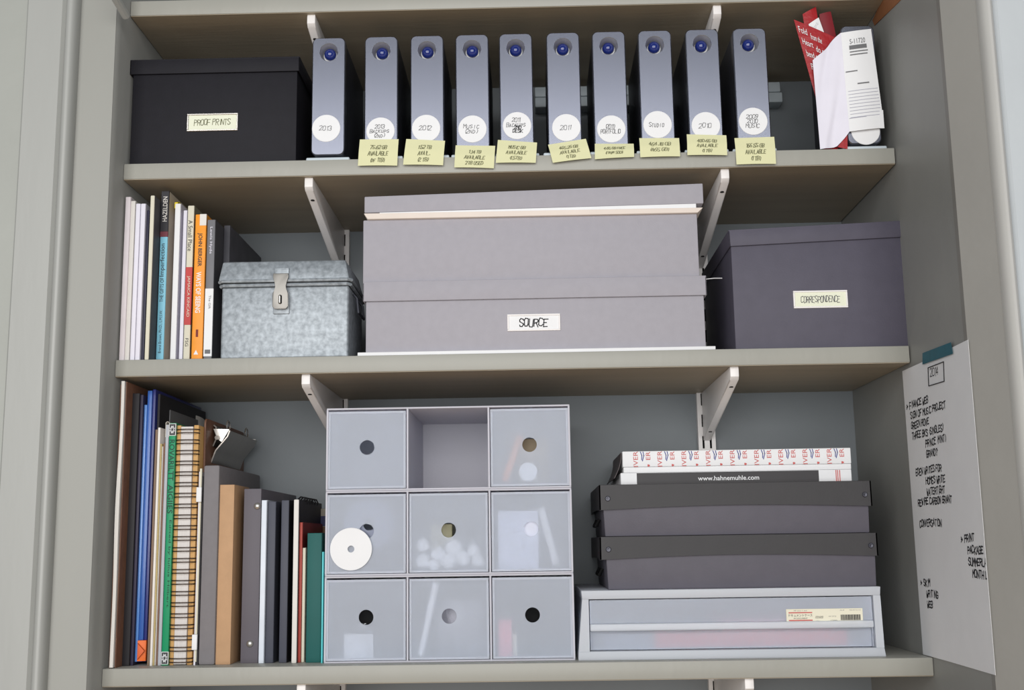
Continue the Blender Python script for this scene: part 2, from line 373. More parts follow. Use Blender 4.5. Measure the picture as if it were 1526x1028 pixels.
def lidded(t, x0, x1, y0, y1, z0, zb, zt, lid_h, m, ml, over=.003, tilt=0., lx=None):
    b = B(); b.box(x0, x1, y0, y1, z0, zb, .0012); part(t, 'body', b, m)
    lx0, lx1 = lx or (x0-over, x1+over)
    b = B(); th = .002
    b.box(lx0, lx1, y0-over, y1+over, zt-th, zt, .0008)
    b.box(lx0, lx1, y0-over, y0-over+th, zt-lid_h, zt-th*.5, .0008); b.box(lx0, lx1, y1+over-th, y1+over, zt-lid_h, zt-th*.5, .0008)
    b.box(lx0, lx0+th, y0-over, y1+over, zt-lid_h, zt-th*.5, .0008); b.box(lx1-th, lx1, y0-over, y1+over, zt-lid_h, zt-th*.5, .0008)
    if tilt: b.rot(tilt, 'Y', ((lx0+lx1)/2, 0, zt-lid_h/2))
    part(t, 'lid', b, ml)

# black archive box on the hard drive shelf
y = .012
x0, x1 = X(193, 240, y), X(441, 238, y); zt = Zt(320, 88, y)
t = thing('archive_box', 'black lidded archive box with a small cream label beside the hard drives', 'storage box', ((x0+x1)/2, y, Z2))
lidded(t, x0, x1, y, .262, Z2, zt-.004, zt, .0205, BLACKBOX, BLACKBOX, .0035)
label_holder(t, 279, 355, 169.5, 195.5, y, ['PROOF PRINTS'], NICKEL, CARDF, OLIVEINK, .0078, .0007)
# charcoal archive box
y = .008
x0, x1 = X(1096, 512, y), X(1355, 509, y); zl, zr = Zt(1087, 343, y-.003), Zt(1346, 328, y-.003); zt = (zl+zr)/2
t = thing('archive_box', 'charcoal lidded archive box with a cream label against the right wall', 'storage box', ((x0+x1)/2, y, Z3))
lidded(t, x0, x1, y, .245, Z3, zt-.008, zt, .0215, CHARBOX, CHARBOX, .003, -math.atan2(zr-zl, x1-x0)*.9, lx=(X(1086, 350, y-.003), X(1347, 345, y-.003)))
label_holder(t, 1182, 1263, 433, 459, y, ['CORRESPONDENCE'], WHITE_METAL, CARDF, PENCIL, .0078, .0007, 5)

# grey board boxes with the papers between
y = .01
x0, x1 = X(533, 522, .004), X(1066, 513, .004); z = Z3
b = B(); b.box(x0, x1, .003, .24, z, z+.0045, .0006); single('foam_board', b, WHITE, 'white board lying flat beneath the stacked grey boxes', 'board', ((x0+x1)/2, .01, z)); z += .0047
x0, x1 = X(545, 500, y), X(1051, 490, y); zt = Zt(800, 415, y-.004)
t = thing('print_box', 'lower grey lidded print box with a white label reading source', 'storage box', ((x0+x1)/2, y, z))
lidded(t, x0, x1, y, .252, z, zt-.004, zt, .0255, GREYBOX, GREYBOX, .0035)
label_holder(t, 756, 835, 468, 493, y, ['SOURCE'], WHITE_METAL, WHITE, INK, .0098, .0012, 9)
z = zt+.0002; y = .011
x0, x1 = X(541, 380, y), X(1041, 375, y); zb = Zt(800, 323, y)
t = thing('print_box', 'upper grey print box overfull with papers under its raised lid', 'storage box', ((x0+x1)/2, y, z))
b = B(); b.box(x0, x1, y, .25, z, zb, .0012); part(t, 'body', b, GREYBOX)
lz0l, lz0r, lz1l, lz1r = Zt(543, 317, y-.002), Zt(1048, 303, y-.002), Zt(543, 293, y-.002), Zt(1048, 273, y-.002)
lx0, lx1 = X(543, 305, y-.002), X(1048, 290, y-.002); y1 = .252
b = B(); b.hexa([(lx0, y-.002, lz0l), (lx1, y-.002, lz0r), (lx1, y1, lz0r), (lx0, y1, lz0l), (lx0, y-.002, lz1l), (lx1, y-.002, lz1r), (lx1, y1, lz1r), (lx0, y1, lz1l)], .0012)
part(t, 'lid', b, GREYBOX)
cx0, cx1 = X(542, 322, y-.005), X(1048, 315, y-.005); cz0, cz1 = Zt(542, 327.5, y-.005), Zt(542, 318, y-.005); cz0r, cz1r = Zt(1048, 318.5, y-.005), Zt(1048, 309, y-.005)
b = B(); b.hexa([(cx0+.005, y-.005, zb), (cx1-.007, y-.005, zb), (cx1-.007, .24, zb), (cx0+.005, .24, zb), (cx0, y-.005, cz1), (cx1, y-.005, cz1r), (cx1, .24, cz1r), (cx0, .24, cz1)], .0006)
single('paper_folder', b, mat('cream_folder', (224, 212, 202), .65, var=.02), 'cream folder sticking out under the tilted grey box lid', 'folder', ((cx0+cx1)/2, y, zb), 'papers in the overfull grey box')
wx0, wx1 = X(566, 315, y), X(1037, 308, y)
b = B(); b.hexa([(wx0, y-.002, cz1+.0002), (wx1, y-.002, cz1r+.0002), (wx1, .24, cz1r+.0002), (wx0, .24, cz1+.0002), (wx0, y-.002, lz0l-.0002), (wx1, y-.002, lz0r-.0002), (wx1, .24, lz0r-.0002), (wx0, .24, lz0l-.0002)])
single('paper_stack', b, WHITE, 'thin stack of white sheets between cream folder and grey lid', 'paper', ((wx0+wx1)/2, y, cz1), 'papers in the overfull grey box')
# loose thread
a = at(1051, 416, .02); c = at(1076, 414.5, .03)
b = B(); b.tube([a, a.lerp(c, .5)+Vector((0, 0, .0006)), c], .0006, 6); single('loose_thread', b, WHITE, 'short white thread poking out beside the lower grey box', 'thread', tuple(a))

# ---------------------------------------------------------------- galvanised box
y = .012
x0, x1 = X(328, 528, y), X(519, 526, y); zr = Zt(423, 426, y); zl = Zt(423, 416, y-.004); zt = Zt(423, 388.5, y+.004); yb = .13
t = thing('metal_box', 'small galvanised steel box with hinged lid and front hasp', 'metal box', ((x0+x1)/2, y, Z3))
b = B(); b.box(x0, x1, y, yb, Z3, zr, .003, 3); part(t, 'body', b, GALV)
lx0, lx1 = X(325, 416, y-.004), X(521, 416, y-.004); tx0, tx1 = X(332, 389, y+.004), X(515, 391, y+.004)
b = B(); b.hexa([(lx0, y-.004, zl-.001), (lx1, y-.004, zl-.001), (lx1, yb+.003, zl-.001), (lx0, yb+.003, zl-.001), (tx0, y+.004, zt), (tx1, y+.004, zt), (tx1, yb-.002, zt), (tx0, yb-.002, zt)], .0025)
part(t, 'lid', b, GALV)
for zz, off, nm in ((zl-.0015, .003, 'rolled_lid_edge'), (zr+.001, .0015, 'rolled_body_edge')):
    b = B(); xa, xb, ya, yc = x0-off, x1+off, y-off-.0005, yb+off
    b.tube([(xa+.004, ya, zz), (xb-.004, ya, zz), (xb, ya+.004, zz), (xb, yc, zz), (xa, yc, zz), (xa, ya+.004, zz)], .0024, 8, closed=True); part(t, nm, b, GALV)
cx = X(420, 430, y); ph = lambda v: Zt(420, v, y-.005)
b = B(); b.box(cx-.0095, cx+.0095, y-.0035, y-.0005+.004, ph(409), ph(398), .001); part(t, 'hasp_plate', b, GALV)
hs = [(-.0098, ph(408)), (-.0098, ph(414)), (-.0075, ph(422)), (-.006, ph(427)), (-.0075, ph(432)), (-.0102, ph(438)), (-.0102, ph(457)), (-.007, ph(461)), (.007, ph(461)), (.0102, ph(457)), (.0102, ph(438)), (.0075, ph(432)), (.006, ph(427)), (.0075, ph(422)), (.0098, ph(414)), (.0098, ph(408))]
b = B(); b.prism([(cx+p[0], p[1]) for p in hs], 'y', y-.0085, y-.0062, .0006); hp = part(t, 'hasp', b, GALV2)
b = B(); b.prism(rrect(cx-.0022, cx+.0022, ph(454), ph(440), .002, 5), 'y', y-.0089, y-.0084); part(hp, 'slot', b, DARK)
b = B(); r = [(cx, y-.0085, ph(453)), (cx, y-.0115, ph(452)), (cx, y-.0115, ph(443)), (cx, y-.0085, ph(442))]; b.tube(r, .0011, 8); part(hp, 'staple', b, NICKEL)
b = B(); b.box(cx-.0105, cx+.0105, y-.002, y+.001, ph(467), ph(434), .001); part(t, 'staple_plate', b, GALV)
b = B(); b.tube([(x1+.001, y+.03, zr-.006), (x1+.006, y+.03, zr-.012), (x1+.008, y+.03, zr-.03), (x1+.008, y+.08, zr-.03), (x1+.006, y+.08, zr-.012), (x1+.001, y+.08, zr-.006)], .0016, 8); part(t, 'side_handle', b, ALU_SIDE)

# ---------------------------------------------------------------- hard drives
DW, DH, DY, DD = .0437, .1625, .004, .168
def drive_root(x, label):
    t = thing('hard_drive', label, 'hard drive', (x, DY, Z2), 'silver external hard drives')
    z0 = Z2+.0075; z1 = z0+DH; hw = DW/2; bc = (x, z1-.0205); br = .0126
    out = rrect(x-hw, x+hw, z0, z1, .0075, 7, 10); ins = rrect(x-hw+.0012, x+hw-.0012, z0+.0012, z1-.0012, .0066, 7, 10)
    b = B(); b.holed(ins, bc, br, DY, .0016)
    A = [b.bm.verts.new((p[0], DY, p[1])) for p in ins]; O = [b.bm.verts.new((p[0], DY+.0013, p[1])) for p in out]; O2 = [b.bm.verts.new((p[0], DY+.0142, p[1])) for p in out]
    n = len(ins)
    for k in range(n):
        k2 = (k+1) % n; b.bm.faces.new((A[k], A[k2], O[k2], O[k])); b.bm.faces.new((O[k], O[k2], O2[k2], O2[k]))
    part(t, 'front_panel', b, ALU)
    b = B(); b.prism(rrect(x-hw+.0006, x+hw-.0006, z0+.0006, z1-.0006, .007, 6), 'y', DY+.014, DY+DD); part(t, 'shell', b, ALU_SIDE)
    b = B(); b.lathe([(br, .0002), (.0122, .0008), (.0092, .0115), (.0088, .0125), (0, .0125)], (bc[0], DY, bc[1]), 'y', 40); part(t, 'button_recess', b, RING)
    b = B(); R = .008; b.lathe([(R*math.sin(a), -R*math.cos(a)) for a in [k*math.pi/2/12 for k in range(13)]], (bc[0], DY+.0118, bc[1]+.0012), 'y', 36); part(t, 'power_button', b, BLUE, 'glossy blue power button', 80)
    b = B(); b.box(x-.0285, x+.0285, DY+.001, DY+.15, Z2, Z2+.0052, .002, 3); b.box(x-.012, x+.012, DY+.03, DY+.13, Z2+.005, Z2+.009)
    part(t, 'foot', b, STAND)
    return t
DR = [(466, 512.5, '2013', ['2013']), (543, 593, '2013 backups', ['2013', 'Backups', '(2nd)']), (611.5, 661.5, '2012', ['2012']), (679, 729, 'music in two lines', ['Music', '(2nd)']),
      (744.8, 794.3, '2011 backups in dark ink', ['2011', 'Backups']), (815.5, 865.5, '2011, with a crooked note', ['2011']), (884.5, 934, '2011 in brackets', ['(2011)', 'PORTFOLIO']),
      (953.5, 1003.5, 'studio', ['Studio']), (1024.5, 1075, '2010', ['2010']), (1095.5, 1146.5, '2009 and music', ['2009', '2010', 'MUSIC']), (1259, 1309, None, [])]
STK = [(486, 191), (567, 195), (635, 191), (704, 192), (770.5, 187), (844, 190), (911, 192), (980, 185.5), (1052, 187), (1122.5, 180.5), (1290, 195)]
first = None
for i, (a, c, nm, wr) in enumerate(DR):
    x = X((a+c)/2, 140, DY)
    ORD = ('first', 'second', 'third', 'fourth', 'fifth', 'sixth', 'seventh', 'eighth', 'ninth', 'tenth')
    lab = f'{ORD[i]} silver hard drive from the black archive box, sticker reading {nm}' if nm else 'silver external hard drive half covered by a folded packing slip'
    if first is None: first = t = drive_root(x, lab); proto_kids = list(t.children)
    else:
        t = first.copy(); C.objects.link(t); t.location = (x, DY, Z2); t['label'] = lab; BASE[t.name] = Vector((x, DY, Z2))
        for k in proto_kids:
            kc = k.copy(); C.objects.link(kc); kc.parent = t
    p = at(*STK[i], DY-.0005); r = .0186
    b = B(); b.lathe([(0, -.0004), (r-.0004, -.0004), (r, 0), (r, .0006), (0, .0006)], (p.x, DY-.0002, p.z), 'y', 40); o = part(t, 'round_sticker', b, WHITE)
    if wr:
        h = .006 if len(wr) < 2 else .0055 if len(wr) == 2 else .005
        sm = strokes(wr, h, 1.25, seed=20+i, jit=.09, slant=.15, fit=.026 if len(wr) > 1 else .02)
        b = B(); ribbons(b, sm, .0006, facing(p.x-.001, DY-.0009, p.z+(len(wr)-1)*h*.62-h*.5+(.0045 if i == 4 else 0))); part(o, 'handwriting', b, PENCIL, smooth=0)
    if i == 4:
        b = B(); ribbons(b, strokes(['2ND', 'DESK'], .0042, 1.2, seed=77, jit=.1, fit=.017), .0008, facing(p.x+.001, DY-.0009, p.z-.0045)); part(o, 'handwriting', b, INK, smooth=0)

# sticky notes
NOTES = [((536.3, 207.7), (594, 207.3), (592, 247), (533.4, 247.2), '2013 backups', ['75.62 GB', 'AVAILABLE', '(of 1TB)']), ((605.4, 207), (663.2, 209.6), (660.3, 246.4), (600.7, 245.6), '2012', ['1.52 TB', 'AVAIL.', '(2 TB)']),
 ((679, 216.4), (738, 217.2), (736, 251), (677, 249.6), 'music', ['1.14 TB', 'AVAILABLE', '2TB USED']), ((742, 208.3), (800.4, 212.3), (798.4, 242.8), (738.8, 242.8), '2011 backups', ['MUSIC GB', 'AVAILABLE', '(1.5TB)']),
 ((816.6, 215.5), (873, 206.6), (881.4, 235.8), (823.8, 242.8), None, ['465.25 GB', 'AVAILABLE', '(1 TB)']), ((886.4, 214), (944.3, 214), (945, 234), (886.4, 237.5), 'bracketed 2011', ['4.65 GB FREE', '(from 500)']),
 ((952.6, 205.7), (1012, 205.6), (1013.5, 233.2), (954.2, 234.5), 'studio', ['464.18 GB', '(465 GB)']), ((1023.4, 200), (1082.4, 201.5), (1083.7, 231.5), (1024.3, 231.3), '2010', ['400.65 GB', 'AVAILABLE', '(1 TB)']),
 ((1094.5, 205.7), (1153.8, 203.7), (1156.4, 244.4), (1097.5, 245.3), '2009', ['166.55 GB', 'AVAILABLE', '(1 TB)'])]
for i, (tl, tr, br_, bl, nm, wr) in enumerate(NOTES):
    P = [at(*tl, .0026), at(*tr, .0026), at(*br_, -.0045), at(*bl, -.0045)]
    def fn(s, t, P=P, off=0.):
        p = P[0].lerp(P[1], s).lerp(P[3].lerp(P[2], s), t)
        return Vector((p.x, .0028-.0045*min(1, t*2.2)-.0035*t*t-.0015*math.sin(s*3.1)*t - off, p.z))
    base = P[3].lerp(P[2], .5)
    ORD = ('second', 'third', 'fourth', 'fifth', None, 'seventh', 'eighth', 'ninth', 'tenth')
    lab = f'yellow sticky note hanging below the {ORD[i]} hard drive from the black archive box' if nm else 'crooked yellow sticky note hanging at an angle from the shelf edge'
    t = thing('sticky_note', lab, 'sticky note', (base.x, 0, base.z), 'yellow sticky notes on the shelf edge')
    b = B(); b.grid(lambda s, t_: fn(s, t_), 8, 8).solid(.00025); part(t, 'paper', b, STICKY, smooth=60)
    n = len(wr); h = .14 if n > 2 else .17
    sm = strokes(wr, h, 1.75, seed=50+i, jit=.1, slant=.1, aspect=.34, fit=.56)
    b = B(); ribbons(b, sm, .016, lambda s, t_: fn(.5+s, (.38 if n > 2 else .42)-t_, off=.0006)); part(t, 'handwriting', b, OLIVEINK, smooth=0)

# power strip against the back wall
y = D-.03
x0, x1 = X(797, 145, y), X(1164, 138, y); z0, z1 = Zt(1155, 152, y), Zt(1155, 121, y); zm = (z0+z1)/2
t = thing('power_strip', 'pale grey power strip fixed along the back wall behind the drives', 'power strip', (x1, y, z0))
b = B(); b.box(x0, x1+.002, y, D, z0, zm-.0006, .002); part(t, 'lower_casing', b, STAND)
b = B(); b.box(x0, x1, y+.002, D, zm+.0006, z1, .002); part(t, 'upper_casing', b, STAND)

# packing slip and red padded mailers beside the last drive
y = -.001
F = [at(1253, 49, y), at(1298, 43, y), at(1318, 190, y), at(1266, 196, y)]
Lq = [at(1211, 90, .0045), F[0], F[3], at(1222, 219, .0045)]
t = thing('packing_slip', 'white printed packing slip folded round the last hard drive', 'paper', (F[3].x, 0, Z2))
b = B(); b.grid(lambda s, q: F[0].lerp(F[1], s).lerp(F[3].lerp(F[2], s), q) + Vector((0, -.001*math.sin(s*3.14), 0)), 6, 10).solid(.0004); fp = part(t, 'front_fold', b, WHITE)
z2 = Zt(1247, 219, .003)
Lb = Vector((X(1247, 217, .003), .003, max(Z2+.001, z2)))
def side(s, q):
    p = Lq[0].lerp(Lq[1], s); d = (Vector((Lq[3].x, Lq[3].y, Z2+.0015)) if s < .01 else Vector((Lq[3].x, Lq[3].y, Z2+.0015)).lerp(Lb, min(1, s/.65)) if s < .65 else Lb.lerp(Lq[2], (s-.65)/.35))
    p = p.lerp(d, q); return p + Vector((.0022*math.sin(q*9+s*5), -.0015*math.sin(q*7+s*8), 0))*(4*s*(1-s))
b = B(); b.grid(side, 12, 14).solid(.0004); part(t, 'side_fold', b, LAV)
fm = lambda s, q: F[0].lerp(F[1], s).lerp(F[3].lerp(F[2], s), q) + Vector((0, -.001*math.sin(s*3.14)-.0007, 0))
b = B(); printed(b, 'S-11720', .5, .05, lambda s, q: fm(.5+s, .105-q))
part(fp, 'order_number', b, PENCIL, smooth=0)
b = B()
for (s0, s1, q0, q1) in ((.22, .78, .145, .185), (.22, .8, .205, .215), (.22, .78, .235, .245), (.04, .4, .40, .41), (.36, .72, .53, .542)): b.grid(lambda s, q: fm(s0+(s1-s0)*s, q0+(q1-q0)*q), 4, 1)
part(fp, 'print', b, PENCIL, smooth=0)['kind'] = 'stuff'
b = B()
for k in range(9): b.grid(lambda s, q, k=k: fm(.06+.9*s, .60+k*.033+.004*q), 4, 1)
b.grid(lambda s, q: fm(.02+.5*s, .87+.004*q), 3, 1); part(fp, 'ruled_lines', b, mat('faint_print', (170, 170, 184), .7), smooth=0)['kind'] = 'stuff'
b = B(); q = [at(1311, 164, -.002), at(1316, 164, -.002), at(1318, 191, -.002), at(1311, 191, -.002)]; b.grid(lambda s, k: q[0].lerp(q[1], s).lerp(q[3].lerp(q[2], s), k), 2, 3).solid(.0004); part(fp, 'torn_corner', b, WHITE)
RED = mat('red_mailer', (158, 28, 34), .4, var=.06, bump=.5, bscale=90); DRED = mat('dark_red_mailer', (120, 24, 34), .5, var=.06)
def sheet(name, pts, y0, y1, m, label, txt=None):
    P = [at(*p, yy) for p, yy in zip(pts, (y0, y0, y1, y1))]
    for p in P[2:]: p.z = Z2+.0005 if p.z < Z2+.02 else p.z
    base = P[3].lerp(P[2], .5)
    t = thing(name, label, 'mailer', tuple(base), 'red padded mailers')
    fnn = lambda s, q, o=0.: P[0].lerp(P[1], s).lerp(P[3].lerp(P[2], s), q) + Vector((0, -.002*math.sin(3.14*s)*(.4+q)-o, 0))
    b = B(); b.grid(fnn, 8, 8).solid(.0012); part(t, 'sleeve', b, m, smooth=60)
    if txt:
        b = B()
        for k, (s, q, wd, tx) in enumerate(txt): printed(b, tx, wd, .05, lambda a, c, s=s, q=q: fnn(min(.98, max(.02, s+a)), q-c, .0012))
        part(t, 'print', b, WHITE, smooth=0)
    return t
sheet('padded_mailer', [(1183, 29), (1243, 55), (1249, 222), (1238, 222)], .012, .012, RED, 'bright red padded mailer printed with white words behind the packing slip', [(.16, .07, .22, 'Fold'), (.5, .09, .3, 'from the'), (.22, .16, .3, 'Heart'), (.62, .18, .36, 'do not'), (.3, .25, .4, 'bend or'), (.7, .28, .4, 'soak'), (.4, .35, .5, 'Photos')])
sheet('padded_mailer', [(1196, 21), (1216, 10), (1249, 222), (1228, 222)], .018, .018, RED, 'red mailer rising above the printed mailer', None)
sheet('padded_mailer', [(1205, 36), (1220, 26), (1254, 120), (1240, 222)], .0152, .0152, WHITE, 'white strip tucked between the red mailers', [(.5, .06, .6, 'fragile')])
sheet('padded_mailer', [(1221, 21), (1238, 17), (1256, 100), (1240, 222)], .023, .023, DRED, 'dark red mailer tucked beside the last hard drive', None)
b = B(); P = [at(1248, 219, .0022), at(1263, 200, .0022), at(1263, 222, .0022)]; b.prism([(p.x, max(p.z, Z2)) for p in P], 'y', .0022, .0034)
single('red_flap', b, RED, 'red triangular mailer corner peeking below the packing slip', 'mailer', (P[2].x, .006, Z2))

# ---------------------------------------------------------------- upright books and magazines
def volume(name, label, cat, u0, u1, vt, y, depth, zb, vb, spine, cover=None, pages=None, group=None, round_=.0012, rec=.003, lift=0.):
    """a bound volume standing with its spine to the room: spine, two cover boards, page block"""
    x0, x1 = X(u0, vb, y)+.0001, X(u1, vb, y)-.0001; z1 = Zt((u0+u1)/2+8, vt, y); c = min(.0016, (x1-x0)*.22)
    t = thing(name, label, cat, ((x0+x1)/2, y, zb), group)
    b = B(); b.box(x0, x1, y, y+.0025, zb+lift, z1, min(round_, (x1-x0)*.35), 2); sp = part(t, 'spine', b, spine)
    b = B(); b.box(x0, x0+c, y+.0022, y+depth, zb+lift, z1); part(t, 'cover', b, cover or spine)
    b = B(); b.box(x1-c, x1, y+.0022, y+depth, zb+lift, z1); part(t, 'cover', b, cover or spine)
    b = B(); b.box(x0+c, x1-c, y+.0024, y+depth-.002, zb+lift+.001, z1-rec); part(t, 'page_block', b, pages or OFFW)
    t['sx0'] = x0; t['sx1'] = x1; t['sz1'] = z1; t['sy'] = y
    return t, sp, x0, x1, z1
def band(sp, x0, x1, y, v0, v1, u, m, name='spine_band'):
    b = B(); b.box(x0-.0001, x1+.0001, y-.0004, y+.002, Zt(u, v1, y), Zt(u, v0, y), .0002, 1); return part(sp, name, b, m)
def spine_type(sp, body, xm, y, u, v0, v1, h, m, way=down, bold=0.):
    za, zb_ = Zt(u, v0, y), Zt(u, v1, y); b = B(); printed(b, body, za-zb_, h, way(xm, y, (za+zb_)/2), bold=bold); return part(sp, 'spine_lettering', b, m, smooth=0)

VB = 530
gm = 'thin white magazines and booklets'
volume('magazine', 'pinkish white magazine standing against the left wall', 'magazine', 177, 185.2, 293, .006, .2, Z3, VB, mat('pinkish_white', (226, 217, 220), .5), None, OFFW, gm)
volume('magazine', 'white magazine second from the left wall', 'magazine', 185.4, 192.6, 299, .008, .2, Z3, VB, OFFW, None, OFFW, gm)
volume('magazine', 'lavender white magazine third from the left wall', 'magazine', 193.2, 200.5, 303, .006, .2, Z3, VB, LAV, None, OFFW, gm)
volume('magazine', 'lavender white magazine fourth from the left wall', 'magazine', 200.8, 208.4, 303, .006, .2, Z3, VB, LAV, None, OFFW, gm)
NAVY = mat('navy_cover', (46, 44, 66), .5); DGREY = mat('dark_grey_cover', (70, 70, 74), .55)
volume('booklet', 'dark navy booklet between white magazines and a cream book', 'booklet', 208.7, 214.6, 313, .012, .19, Z3, VB, NAVY, None, LAV, gm)
t, sp, x0, x1, z1 = volume('thin_book', 'thin cream spined book with a dark grey cover', 'book', 215, 221.5, 291, .002, .21, Z3, VB, CREAM, DGREY)
y = .028
TEAL = mat('light_blue_spine', (132, 198, 220), .5, var=.03); BLK = mat('black_print', (34, 32, 38), .5)
t, sp, x0, x1, z1 = volume('paperback_book', 'light blue paperback with black spine top about imperfection', 'book', 232, 243.6, 285, y, .19, Z3, VB, TEAL, mat('beige_cover', (206, 196, 180), .6), CREAM)
band(sp, x0, x1, y, 285, 345, 240, BLK); band(sp, x0, x1, y, 345, 353, 240, mat('maroon_band', (110, 44, 56), .5))
xm = (x0+x1)/2
spine_type(sp, 'HAZELDEN', xm+.0004, y-.0007, 240, 293, 330, .0058, OFFW, upw, .01)
spine_type(sp, 'Imperfection', xm-.0003, y-.0003, 240, 363, 412, .0072, BLK, upw, .005); spine_type(sp, 'THE GIFTS OF', xm-.0003, y-.0003, 238, 414, 450, .0048, BLK, upw)
spine_type(sp, 'Bren\u00e9 Brown, PH.D., L.M.S.W.', xm, y-.0003, 236, 462, 526, .0042, BLK, upw)
y = .03
volume('magazine', 'white magazine between the light blue and the red-banded paperback', 'magazine', 253, 261.8, 303, y, .2, Z3, VB, WHITE, LAV, OFFW, gm)
b = B(); p = at(268, 312, y+.01); b.prism([(y+.004, p.z), (y+.06, p.z), (y+.06, p.z+.008), (y+.012, p.z+.011), (y+.004, p.z+.008)], 'x', X(264.2, 310, y+.01)-.0018, X(264.2, 310, y+.01)+.0022)
single('yellow_divider', b, mat('yellow_tab', (222, 198, 34), .6), 'yellow divider sticking up from the magazines', 'divider', (p.x, y+.01, p.z))
volume('magazine', 'pale lavender magazine touching the red-banded paperback', 'magazine', 266, 272.2, 313, y, .2, Z3, VB, LAV, None, OFFW, gm)
REDB = mat('red_band', (186, 56, 54), .5)
y = .026
t, sp, x0, x1, z1 = volume('paperback_book', 'cream paperback with a red band across its spine', 'book', 272.6, 282.6, 306, y, .17, Z3, VB, CREAM, mat('olive_cover', (120, 118, 100), .6), OFFW)
band(sp, x0, x1, y, 398, 484, 280, REDB); xm = (x0+x1)/2
spine_type(sp, 'A Small Place', xm, y-.0003, 282, 328, 374, .0056, INK, down); spine_type(sp, 'JAMAICA KINCAID', xm, y-.0007, 280, 411, 472, .0046, CREAM, down); spine_type(sp, 'FSG', xm, y-.0003, 279, 504, 516, .004, INK, down)
ORANGE = mat('orange_spine', (240, 152, 40), .45, var=.05, scale=60)
y = .02
t, sp, x0, x1, z1 = volume('paperback_book', 'orange paperback with black and white spine lettering', 'book', 284.6, 301.6, 319, y, .19, Z3, VB, ORANGE, None, OFFW)
xm = (x0+x1)/2
band(sp, x0+.006, x1, y, 319, 336, 300, OFFW, 'pale_patch')
spine_type(sp, 'JOHN BERGER', xm-.0005, y-.0003, 298, 347, 397, .0066, BLK, down, .02); spine_type(sp, 'WAYS OF SEEING', xm-.0005, y-.0003, 295, 405, 466, .0066, WHITE, down, .02)
b = B(); b.box(xm-.002, xm+.001, y-.0004, y+.001, Zt(292, 502, y), Zt(292, 491, y)); part(sp, 'publisher_mark', b, mat('oxblood_print', (120, 40, 30), .6))
b = B(); p = at(292, 526, y); b.prism([(p.x-.003, p.z-.002), (p.x+.003, p.z-.002), (p.x, p.z+.004)], 'y', y-.0005, y+.001); part(sp, 'publisher_mark', b, WHITE)
y = .018; MG = mat('mid_grey_cover', (112, 112, 116), .5)
t, sp, x0, x1, z1 = volume('paperback_book', 'grey paperback with white lower spine beside the galvanised box', 'book', 303, 315.3, 327, y, .2, Z3, VB, MG, DGREY, LAV)
band(sp, x0, x1, y, 430, 531, 306, WHITE); xm = (x0+x1)/2
spine_type(sp, 'Lewis Hyde', xm, y-.0003, 316, 338, 378, .0042, LAV, down); spine_type(sp, 'The Gift', xm+.001, y-.0007, 309, 440, 460, .003, PENCIL, down)
b = B(); b.box(xm-.0035, xm+.0035, y-.0008, y+.001, Zt(308, 527, y), Zt(308, 521, y)); part(sp, 'publisher_mark', b, PENCIL)
xg = x1
x1b = xg+.0085
b = B(); b.box(xg+.0003, x1b, .06, .24, Z3, Zt(330, 336, .06), .0005); single('dark_portfolio', b, mat('charcoal_portfolio', (66, 66, 72), .55, var=.2, scale=25), 'dark grey portfolio leaning between the grey paperback and metal box', 'portfolio', ((xg+x1b)/2, .06, Z3))

# ---------------------------------------------------------------- folders, notebooks and binders on the lowest shelf
V4 = 990
def slab(name, label, cat, u0, u1, vt, y, y1, m, vb=V4, lift=0., bev=.0008, group=None, bumpx=0.):
    x0, x1 = X(u0, vb, y)+.0001, X(u1, vb, y)-.0001; z1 = Zt((u0+u1)/2+12, vt, y)
    b = B(); b.box(x0, x1, y, y1, Z4+lift, z1, min(bev, (x1-x0)*.3))
    return single(name, b, m, label, cat, ((x0+x1)/2, y, Z4), group), x0, x1, z1
x0 = X(161, 994, .004); xa = X(163.2, 994, .004); xb = X(168.6, 994, .004); z1 = Zt(180, 568, .004)
t = thing('brown_portfolio', 'tall brown board portfolio holding white sheets against the left wall', 'portfolio', (x0, .004, 0))
b = B(); b.box(x0, xa, .006, .25, 0, z1-.004, .0005); part(t, 'board', b, BROWN)
b = B(); b.box(xb+.0001, xb+.0016, .008, .25, 0, z1, .0005); part(t, 'board', b, BROWN)
wav = [.0011*math.sin(k/20*2.2)*math.sin(k/20*9) for k in range(21)]
b = B(); b.prism([(xa+.0001+wav[k], .001+(z1-.001)*k/20) for k in range(21)] + [(xb-.0001+wav[k]*.4, .001+(z1-.001)*k/20) for k in range(20, -1, -1)], 'y', .003, .235); part(t, 'white_sheets', b, OFFW)
slab('black_portfolio', 'tall black portfolio between the brown portfolio and blue folders', 'portfolio', 180.5, 192.5, 586, .03, .25, mat('black_cloth', (34, 32, 36), .6))
slab('black_portfolio', 'black folder with purple edge touching the blue folders', 'portfolio', 192.7, 198.4, 588, .034, .25, mat('purple_black', (42, 36, 60), .5))
BL1 = mat('blue_plastic', (52, 96, 172), .25, var=.12, scale=12, stretch=(40, 1, .3), spec=.6); BL2 = mat('light_blue_plastic', (88, 138, 208), .25, var=.12, scale=12, stretch=(40, 1, .3), spec=.6); BL3 = mat('navy_plastic', (24, 36, 110), .3, spec=.6)
gb = 'blue plastic folders'
slab('plastic_folder', 'blue plastic folder cut lower than its neighbours', 'folder', 199, 204.5, 603, .04, .25, BL2, group=gb, lift=.004)
slab('plastic_folder', 'tall blue plastic folder in the middle of the blue ones', 'folder', 204.7, 212, 582, .042, .25, BL1, group=gb, lift=.004)
o, fx0, fx1, fz = slab('plastic_folder', 'navy edged blue plastic folder beside the pale files', 'folder', 212.2, 217.5, 580, .042, .25, BL3, group=gb, lift=.004)
